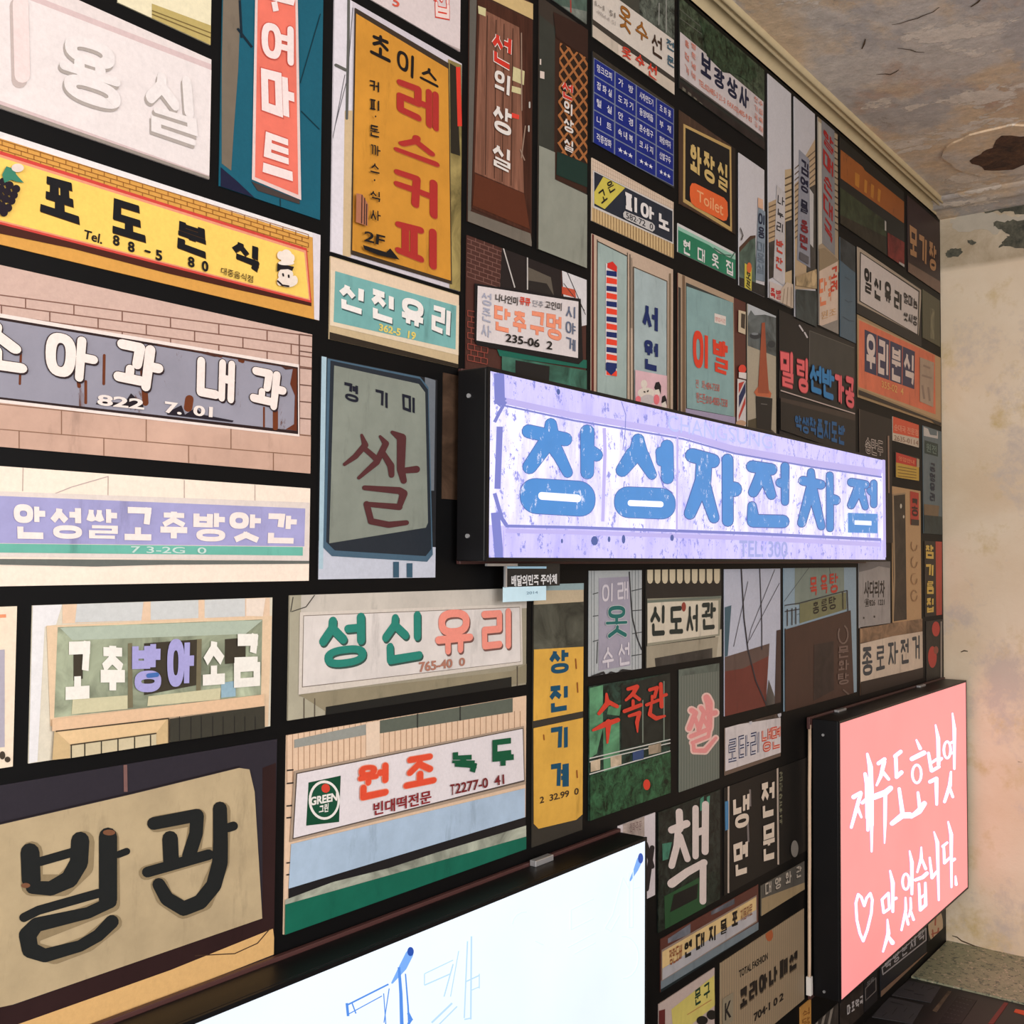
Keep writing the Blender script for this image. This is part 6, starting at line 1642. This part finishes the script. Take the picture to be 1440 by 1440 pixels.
def slot(x0, y0, x1, y1, sk=0.0, n=7):
    """rounded bar outline from corner to corner; sk = drop of the right end"""
    r = (y1 - y0) / 2 * 0.92
    pts = []
    for cx_, cy_, a0 in ((x1 - r, y0 + r, -90), (x1 - r, y1 - r, 0), (x0 + r, y1 - r, 90), (x0 + r, y0 + r, 180)):
        for k in range(n + 1):
            t = math.radians(a0 + 90 * k / n)
            x, y = cx_ + r * math.cos(t), cy_ + r * math.sin(t)
            pts.append((x, y + sk * (x - x0) / (x1 - x0)))
    return pts


def both(box, strokes, rings, holes):
    """letter with a thin darker edge"""
    box.k += 3
    k0 = box.k
    edge, fill = [], []
    for st, w in strokes:
        edge += thick(st, [v + 8 for v in w] if isinstance(w, list) else w + 8)
        fill += thick(st, w)
    for (x0, y0, x1, y1, sk) in rings:
        edge.append(slot(x0 - 4, y0 - 4, x1 + 4, y1 + 4, sk))
        fill.append(slot(x0, y0, x1, y1, sk))
    o = box.put('letter', fill, BLUE, None, k0 - 1)
    box.put('letter_edge', edge, OUTL, o, k0 - 2)
    if holes:
        box.put('letter_counter', [slot(*h) for h in holes], glow((240, 238, 255), 1.15), o, k0)


both(B, [([(542, 465), (545, 560)], [78, 110]), ([(392, 512), (640, 566)], [88, 88]), ([(520, 580), (398, 752)], [110, 92]), ([(548, 590), (600, 680), (655, 790)], [100, 80, 66]), ([(788, 515), (788, 790)], [92, 86]), ([(800, 640), (850, 672)], 82)],
     [(335, 825, 840, 1060, 30)], [(456, 920, 744, 972, 20)])
both(B, [([(1130, 570), (1130, 660)], [80, 130]), ([(1100, 670), (1022, 775)], [110, 84]), ([(1155, 680), (1222, 805)], [100, 62]), ([(1325, 612), (1328, 825)], 82), ([(1280, 650), (1286, 715)], 62)],
     [(970, 884, 1380, 1090, 16)], [(1058, 975, 1300, 1015, 10)])
B.view = 'a5'
both(B, [([(112, 434), (216, 462)], 68), ([(172, 470), (166, 570)], 78), ([(162, 570), (100, 728)], [74, 56]), ([(168, 580), (222, 750)], [70, 50]), ([(291, 455), (292, 765)], 54), ([(310, 605), (326, 605)], 72)], [], [])
both(B, [([(414, 490), (512, 505)], 56), ([(470, 520), (420, 620)], [66, 48]), ([(482, 550), (512, 634)], [58, 44]), ([(581, 490), (581, 668)], [40, 36]), ([(556, 572), (575, 578)], 42), ([(414, 690), (420, 765), (570, 768)], [42, 62, 62])], [], [])
both(B, [([(712, 518), (712, 570)], [34, 46]), ([(672, 562), (762, 582)], 44), ([(712, 600), (664, 776)], [50, 40]), ([(718, 610), (764, 792)], [50, 36]), ([(807, 535), (808, 802)], 34), ([(820, 655), (836, 660)], 46)], [], [])
both(B, [([(916, 570), (986, 582)], 40), ([(955, 595), (914, 686)], [48, 36]), ([(962, 610), (986, 694)], [40, 30]), ([(1029, 575), (1029, 682)], 32), ([(1010, 612), (1020, 622)], 32)],
     [], [])
B.poly('letter', [(897, 724), (1048, 730), (1048, 828), (897, 824)], BLUE)
B.poly('letter_counter', [(930, 762), (1016, 766), (1016, 788), (930, 784)], glow((240, 238, 255), 1.15))
B.type('TEL: 300', [(344, 862), (590, 870), (588, 950), (344, 948)], glow((160, 166, 222), 1.0), 0.02, 'phone_number')
B.type('CHANGSUNG', [F((935, 583)), F((1082, 612)), F((1082, 632)), F((935, 606))], glow((180, 186, 240), 1.05), 0.0, 'faded_lettering')
B.ink('panel_seam', [([(1078, 455), (1082, 950)], 14)], 10, LAV2, 'f')
s1 = a.x - 0.006
for px_, py_ in ((667, 558), (667, 754)):
    z_ = on_wall(px_, py_, -0.036).z
    B.screw(s1, z_, (-0.036,))

# --- pink box
D2 = 0.084
a, b = on_wall(1181, 1019, -D2), on_wall(1358, 958, -D2)
B = LightBox('a7', a.x, min(b.x, XFAR - 0.012), on_wall(1181, 1408, -D2).z, (a.z + b.z) / 2, D2, glow((255, 152, 150), 1.0, 'soft'),
             'pink light box with white handwritten lines and a heart, low at the far end')
PW = glow((255, 250, 255), 1.5)
EDGE = glow((206, 150, 214), 0.9)


def hand(box, letters):
    """handwritten letters, each a part with a thin violet edge as its sub-part"""
    box.view = 'f'
    box.k += 2
    k0 = box.k
    for name, strokes in letters:
        fl, ed = [], []
        for v, pts, w in strokes:
            s, ox, oy = VIEWS[v]
            cl = pts[-1] == 'c'
            q = [(ox + x / s, oy + y / s) for x, y in (pts[:-1] if cl else pts)] + (['c'] if cl else [])
            ww = [0.78 * k / s for k in w] if isinstance(w, list) else 0.78 * w / s
            fl += thick(q, ww)
            ed += thick(q, [k + 1.1 for k in ww] if isinstance(ww, list) else ww + 1.1)
        o = box.put(name, fl, PW, None, k0)
        box.put('letter_edge', ed, EDGE, o, k0 - 1)


def oval(cx_, cy_, rx, ry, n=16):
    return [(cx_ + rx * math.cos(k * 2 * math.pi / n), cy_ + ry * math.sin(k * 2 * math.pi / n)) for k in range(n)] + ['c']


hand(B, [
    ('letter', [('b2', [(340, 88), (382, 60)], [34, 22]), ('b2', [(382, 66), (356, 160), (326, 268)], [30, 28, 22]), ('b2', [(362, 150), (386, 208)], [26, 16]), ('b2', [(392, 122), (412, 104)], 26), ('a7', [(604, 1062), (620, 1130), (626, 1260), (627, 1440)], [16, 34, 30, 28]), ('b2', [(447, 70), (447, 250), (447, 412)], [28, 26, 14]), ('a7', [(592, 1168), (604, 1220), (606, 1400)], [22, 34, 30]), ('b2', [(424, 60), (424, 285)], [28, 22])]),
    ('letter', [('a7', [(664, 1112), (696, 1090)], 26), ('a7', [(694, 1104), (676, 1180), (654, 1228)], [28, 24, 14]), ('a7', [(688, 1160), (718, 1196)], [24, 20]), ('a7', [(642, 1290), (700, 1268), (728, 1244)], [40, 40, 34]), ('b2', [(528, 60), (527, 220), (524, 362)], [28, 26, 10])]),
    ('letter', [('a7', [(752, 1074), (782, 1050)], 26), ('a7', [(756, 1080), (760, 1185), (786, 1160)], [24, 24, 28]), ('a7', [(774, 1248), (792, 1380)], [22, 30]), ('a7', [(736, 1432), (790, 1390), (830, 1388)], [30, 40, 40])]),
    ('letter', [('a7', [(866, 988), (886, 1032)], [12, 24]), ('a7', [(842, 1088), (906, 1056)], [30, 32]), ('a7', oval(868, 1168, 24, 48), 17), ('a7', [(874, 1268), (884, 1344)], [18, 26]), ('a7', [(838, 1396), (880, 1366), (908, 1326)], [26, 40, 34])]),
    ('letter', [('a7', [(930, 1058), (946, 1150)], [20, 24]), ('a7', [(968, 908), (982, 980), (984, 1118)], [10, 26, 24]), ('a7', [(944, 1110), (980, 1086)], 18), ('a7', [(948, 1152), (986, 1130)], 22), ('a7', [(985, 1100), (1000, 1086)], 20), ('a7', [(938, 1210), (972, 1194), (974, 1330)], [24, 28, 18])]),
    ('letter', [('a7', oval(1030, 1040, 18, 44), 17), ('a7', [(1058, 846), (1068, 930), (1068, 1140)], [10, 24, 16]), ('a7', [(1046, 1004), (1064, 996)], 16), ('a7', [(1046, 1060), (1064, 1054)], 16), ('a7', [(1050, 1158), (1044, 1230), (1016, 1316)], [14, 26, 20]), ('a7', [(1040, 1236), (1060, 1290)], [20, 18])])])
hand(B, [
    ('heart', [('b2', [(402, 735), (385, 685), (366, 668), (352, 720), (358, 820), (376, 900), (396, 945), (420, 880), (444, 780), (450, 700), (438, 662), (416, 690), 'c'], 20)]),
    ('letter', [('b2', [(508, 698), (518, 776), (552, 752), (546, 660), 'c'], 20), ('b2', [(556, 528), (572, 600), (572, 770)], [14, 30, 20]), ('b2', [(572, 700), (592, 690)], 22), ('b2', [(540, 818), (546, 900), (514, 1008)], [12, 30, 14]), ('b2', [(544, 916), (570, 955)], [20, 34])]),
    ('letter', [('b2', oval(650, 592, 20, 46), 19), ('b2', [(672, 410), (686, 480), (686, 665)], [12, 28, 20]), ('b2', [(648, 688), (650, 760), (624, 880)], [14, 22, 16]), ('b2', [(648, 780), (664, 845)], [20, 20]), ('b2', [(678, 690), (680, 750), (668, 800)], [16, 20, 14]), ('b2', [(680, 770), (696, 818)], [18, 20])]),
    ('letter', [('b2', [(742, 388), (742, 450), (718, 535)], [12, 24, 14]), ('b2', [(744, 455), (768, 515)], [18, 22]), ('b2', [(706, 582), (750, 566), (776, 542)], [22, 28, 28]), ('b2', [(728, 605), (736, 760), (768, 730), (766, 600)], [18, 24, 26, 18]), ('b2', [(736, 690), (764, 668)], 18)]),
    ('letter', [('b2', [(792, 450), (806, 568), (836, 530)], [16, 24, 18]), ('b2', [(818, 296), (838, 360), (846, 702)], [10, 28, 14])]),
    ('letter', [('b2', [(870, 382), (896, 360)], [22, 18]), ('b2', [(876, 384), (880, 480), (914, 448)], [18, 22, 18]), ('b2', [(902, 236), (920, 310), (922, 625)], [12, 28, 14]), ('b2', [(922, 470), (940, 458)], 22)]),
    ('full_stop', [('b2', [(946, 560), (950, 608)], [12, 22])])])
B.screw(a.x - 0.006, on_wall(1162, 1032, -0.042).z, (-0.042,))
B.screw(a.x - 0.006, on_wall(1162, 1392, -0.042).z, (-0.042,))
for px_, py_ in ((1178, 1003), (1292, 965)):
    q = on_wall(px_, py_, -0.012)
    bevel_box('hanging_clip', q.x - 0.03, q.x + 0.03, -0.026, -0.013, B.lim[3] + 0.006, B.lim[3] + 0.012, STEEL, B.root, 0.001)

# --- big white box
D3 = 0.072
a = on_wall(907, 1175, -D3)
B = LightBox('b1', 0.2, a.x, 0.22, on_wall(600, 1307, -D3).z, D3, glow((230, 241, 255), 1.06, 'soft'),
             'big white light box with faded blue pen strokes, bottom centre of the wall')
PEN, PEN2, PEN3 = glow((84, 140, 226), 1.0), glow((176, 206, 246), 1.15), glow((206, 226, 250), 1.25)
B.ink('drip_stain', [([(1352, 150), (1340, 180), (1322, 214)], [18, 14, 5]), ([(645, 440), (625, 480), (592, 528)], [24, 24, 6])], 12, glow((120, 170, 240), 1.0))
B.dots('drip_head', [(1354, 146, 8, 16), (648, 432, 10, 14)], glow((44, 84, 176), 0.9))
B.ink('pen_lettering', [([(612, 480), (618, 560), (622, 700)], [8, 10, 12]), ([(632, 500), (640, 600), (645, 700)], [4, 5, 7]), ([(455, 595), (580, 532)], 5), ([(455, 625), (560, 568)], 3), ([(452, 590), (456, 630)], 8), ([(468, 590), (480, 622)], 4), ([(565, 560), (572, 660)], 3), ([(582, 545), (566, 650)], 3),
                        ([(640, 620), (650, 640), (640, 655)], 8)], 5, PEN, 'f')
B.ink('pen_lettering', [([(690, 500), (778, 458)], 3), ([(690, 535), (770, 500)], 4), ([(690, 500), (690, 535)], 3), ([(778, 470), (750, 570)], 4), ([(795, 430), (770, 570)], 3), ([(712, 650), (775, 590)], 6), ([(735, 655), (790, 600)], 4), ([(822, 400), (812, 636)], 4), ([(834, 385), (832, 640)], 5), ([(815, 525), (858, 505)], 4), ([(835, 550), (858, 540)], 3), ([(858, 500), (858, 545)], 3), ([(812, 640), (832, 636)], 4)], 4, PEN2, 'f')
B.ink('pen_outline', [[(1300, 205), (1268, 320), (1245, 360)], [(1245, 360), (1262, 370), (1290, 320)], [(1300, 205), (1318, 240), (1318, 360)], [(1318, 190), (1318, 358), (1330, 358), (1330, 180)], [(1330, 240), (1350, 235)], [(1140, 305), (1210, 270)], [(1140, 305), (1140, 365), (1210, 330)], [(1130, 420), (1215, 375)], [(1150, 440), (1215, 405)]]
      + [[(1300 + 48 * math.cos(t * 0.3 - 1.7), 450 + 65 * math.sin(t * 0.3 - 1.7)) for t in range(12)], [(1000 + 40 * math.cos(t * 0.4), 350 + 40 * math.sin(t * 0.4)) for t in range(8, 13)], [(1030, 400), (1055, 412)]], 3, PEN3, 'f')
q = on_wall(755, 1204, -0.012)
bevel_box('hanging_clip', q.x - 0.022, q.x + 0.03, -0.026, -0.013, B.lim[3] + 0.006, B.lim[3] + 0.016, STEEL, B.root, 0.001)

# ------------------------------------------------------------------ caption plate hanging below the blue lettered box
e = bpy.data.objects.new('caption_plate', None)
c0, c1 = on_wall(709, 795, -0.03), on_wall(787, 843, -0.03)
e.location = ((c0.x + c1.x) / 2, -0.03, c1.z)
COL.objects.link(e)
tag(e, 'small caption plate with white words and pale blue strip under the long light box', 'caption plate')


class Plate(Face):
    def __init__(self, root, y):
        super().__init__('f', y)
        self.root, self.loc = root, root.location.copy()


pm = on_wall(768, 824, -0.03)
ztop = 1.342 - 0.0125
bevel_box('black_plate', c0.x, c1.x, -0.03, -0.0275, pm.z, ztop, plain('black_acrylic', (22, 26, 30), 0.25, 0.4), e, 0)
bevel_box('pale_strip', c0.x, pm.x, -0.03, -0.0275, c1.z, pm.z, plain('pale_blue_acrylic', (196, 226, 240), 0.3, 0.4), e, 0)
bevel_box('bracket', c0.x - 0.05, c0.x + 0.03, -0.035, -0.0302, ztop - 0.004, ztop, STEEL, e, 0)
bevel_box('bracket', c0.x - 0.001, c0.x + 0.003, -0.034, -0.0302, pm.z, ztop - 0.004, STEEL, e, 0)
pl = Plate(e, -0.0302)
pl.type('배달의민족 주아체', [(719, 809), (783, 807), (783, 821), (719, 825)], (228, 226, 226), 0.03, 'caption_lettering')
pl.type('2014', [(740, 832), (756, 831), (756, 835), (740, 836)], (120, 150, 170), 0.0, 'caption_lettering')
pl.ink('blue_line', [[(712, 798), (768, 798)]], 3, (176, 216, 240), 'f')

# ------------------------------------------------------------------ cable beside the pink box
def tube(name, pts, r, mat, n=10):
    vs, fs = [], []
    for i, p_ in enumerate(pts):
        t = (pts[min(i + 1, len(pts) - 1)] - pts[max(i - 1, 0)]).normalized()
        u = t.orthogonal().normalized()
        v = t.cross(u)
        vs += [p_ + (u * math.cos(k * 2 * math.pi / n) + v * math.sin(k * 2 * math.pi / n)) * r for k in range(n)]
    for i in range(len(pts) - 1):
        fs += [(i * n + k, i * n + (k + 1) % n, (i + 1) * n + (k + 1) % n, (i + 1) * n + k) for k in range(n)]
    fs += [tuple(range(n)), tuple(range((len(pts) - 1) * n, len(pts) * n))]
    o = mesh_obj(name, vs, fs, mat, None, tuple(pts[-1]))
    for q_ in o.data.polygons:
        q_.use_smooth = True
    return o


w0, w1 = on_wall(1138.5, 1019, -0.009), on_wall(1138, 1398, -0.009)
cab = tube('power_cable', [Vector((w0.x + (w1.x - w0.x) * k / 8 + 0.0008 * math.sin(k * 2.1), -0.009, w0.z + (w1.z - w0.z) * k / 8)) for k in range(9)], 0.0045, plain('beige_cable', (206, 178, 152), 0.5, 0.4))
tag(cab, 'thin beige cable running straight down the wall left of the pink light box', 'cable')
bevel_box('cable_clip', w1.x - 0.007, w1.x + 0.007, -0.016, -0.003, w1.z - 0.002, w1.z + 0.045, plain('white_plastic_clip', (226, 220, 214), 0.4, 0.4), cab, 0.001).matrix_parent_inverse.identity()

# ------------------------------------------------------------------ prints on the floor
class Ground(Face):
    def __init__(self, name, quad, c, label, cat, kind='print'):
        super().__init__('b2', 0)
        self.k = 0
        pts = [on_level(*self.full(q), 0.0) for q in quad]
        self.loc = Vector((sum(p.x for p in pts) / 4, sum(p.y for p in pts) / 4, 0.0))
        n = len(pts)
        vs = [(p.x, p.y, 0.0) for p in pts] + [(p.x, p.y, 0.0012) for p in pts]
        self.root = mesh_obj(name, vs, [tuple(range(n, 2 * n))] + [(i, (i + 1) % n, n + (i + 1) % n, n + i) for i in range(n)], M(c, kind), None, self.loc)
        tag(self.root, label, cat, 'sign prints laid in the black floor')

    def put(self, name, polys, mat, parent=None, k=None):
        self.k += 1 if k is None else 0
        vs, fs = [], []
        for i, pl in enumerate(polys):
            n = len(vs)
            for q_ in pl:
                p_ = on_level(*self.full(q_), 0.0)
                vs.append((p_.x, p_.y, 0.0012 + 0.0003 * (self.k if k is None else k) + 0.00001 * (i % 20)))
            fs.append(tuple(range(n, n + len(pl))))
        return mesh_obj(name, vs, fs, mat, self.root, self.loc)


g = Ground('floor_print', [(668, 1183), (858, 1222), (800, 1315), (560, 1268)], (74, 72, 76), 'grey lettered rectangle printed on the black floor, nearer the terrazzo border', 'floor print', 'grunge')
g.ink('floor_lettering', [[(700, 1195), (690, 1215)], [(760, 1210), (745, 1232)], [(820, 1226), (780, 1240)], [(640, 1235), (700, 1248)], [(700, 1262), (760, 1272)]], 4, (40, 38, 40), 'f')
g = Ground('floor_print', [(548, 1280), (756, 1328), (690, 1440), (450, 1400)], (74, 72, 76), 'grey lettered rectangle printed on the black floor, nearer the lens', 'floor print', 'grunge')
g.ink('floor_lettering', [[(560, 1310), (640, 1330)], [(600, 1345), (570, 1385)], [(660, 1345), (640, 1370)], [(700, 1380), (670, 1410)], [(540, 1375), (510, 1398)]], 4, (40, 38, 40), 'f')
g = Ground('floor_print', [(905, 1245), (922, 1249), (835, 1370), (810, 1362)], (98, 84, 70), 'thin worn tan strip printed on the black floor', 'floor print', 'blur')
g = Ground('floor_print', [(1238, 1312), (1262, 1318), (1175, 1440), (1140, 1440)], (126, 44, 44), 'dark red stripe printed on the black floor, lower right corner', 'floor print', 'grunge')
g = Ground('floor_print', [(1305, 1352), (1370, 1365), (1370, 1392), (1295, 1370)], (216, 82, 44), 'small orange patch printed on the black floor, right picture edge', 'floor print')
g = Ground('floor_print', [(960, 1275), (1075, 1300), (980, 1440), (840, 1440)], (34, 33, 35), 'black rectangle of fine grey print on the floor between the grey plates and red stripe', 'floor print')
g.ink('floor_lettering', [[(965 + 22 * j - 18 * k, 1285 + 6 * j + 22 * k), (978 + 22 * j - 18 * k, 1288 + 6 * j + 22 * k)] for j in range(4) for k in range(6)], 5, (66, 62, 62), 'f')
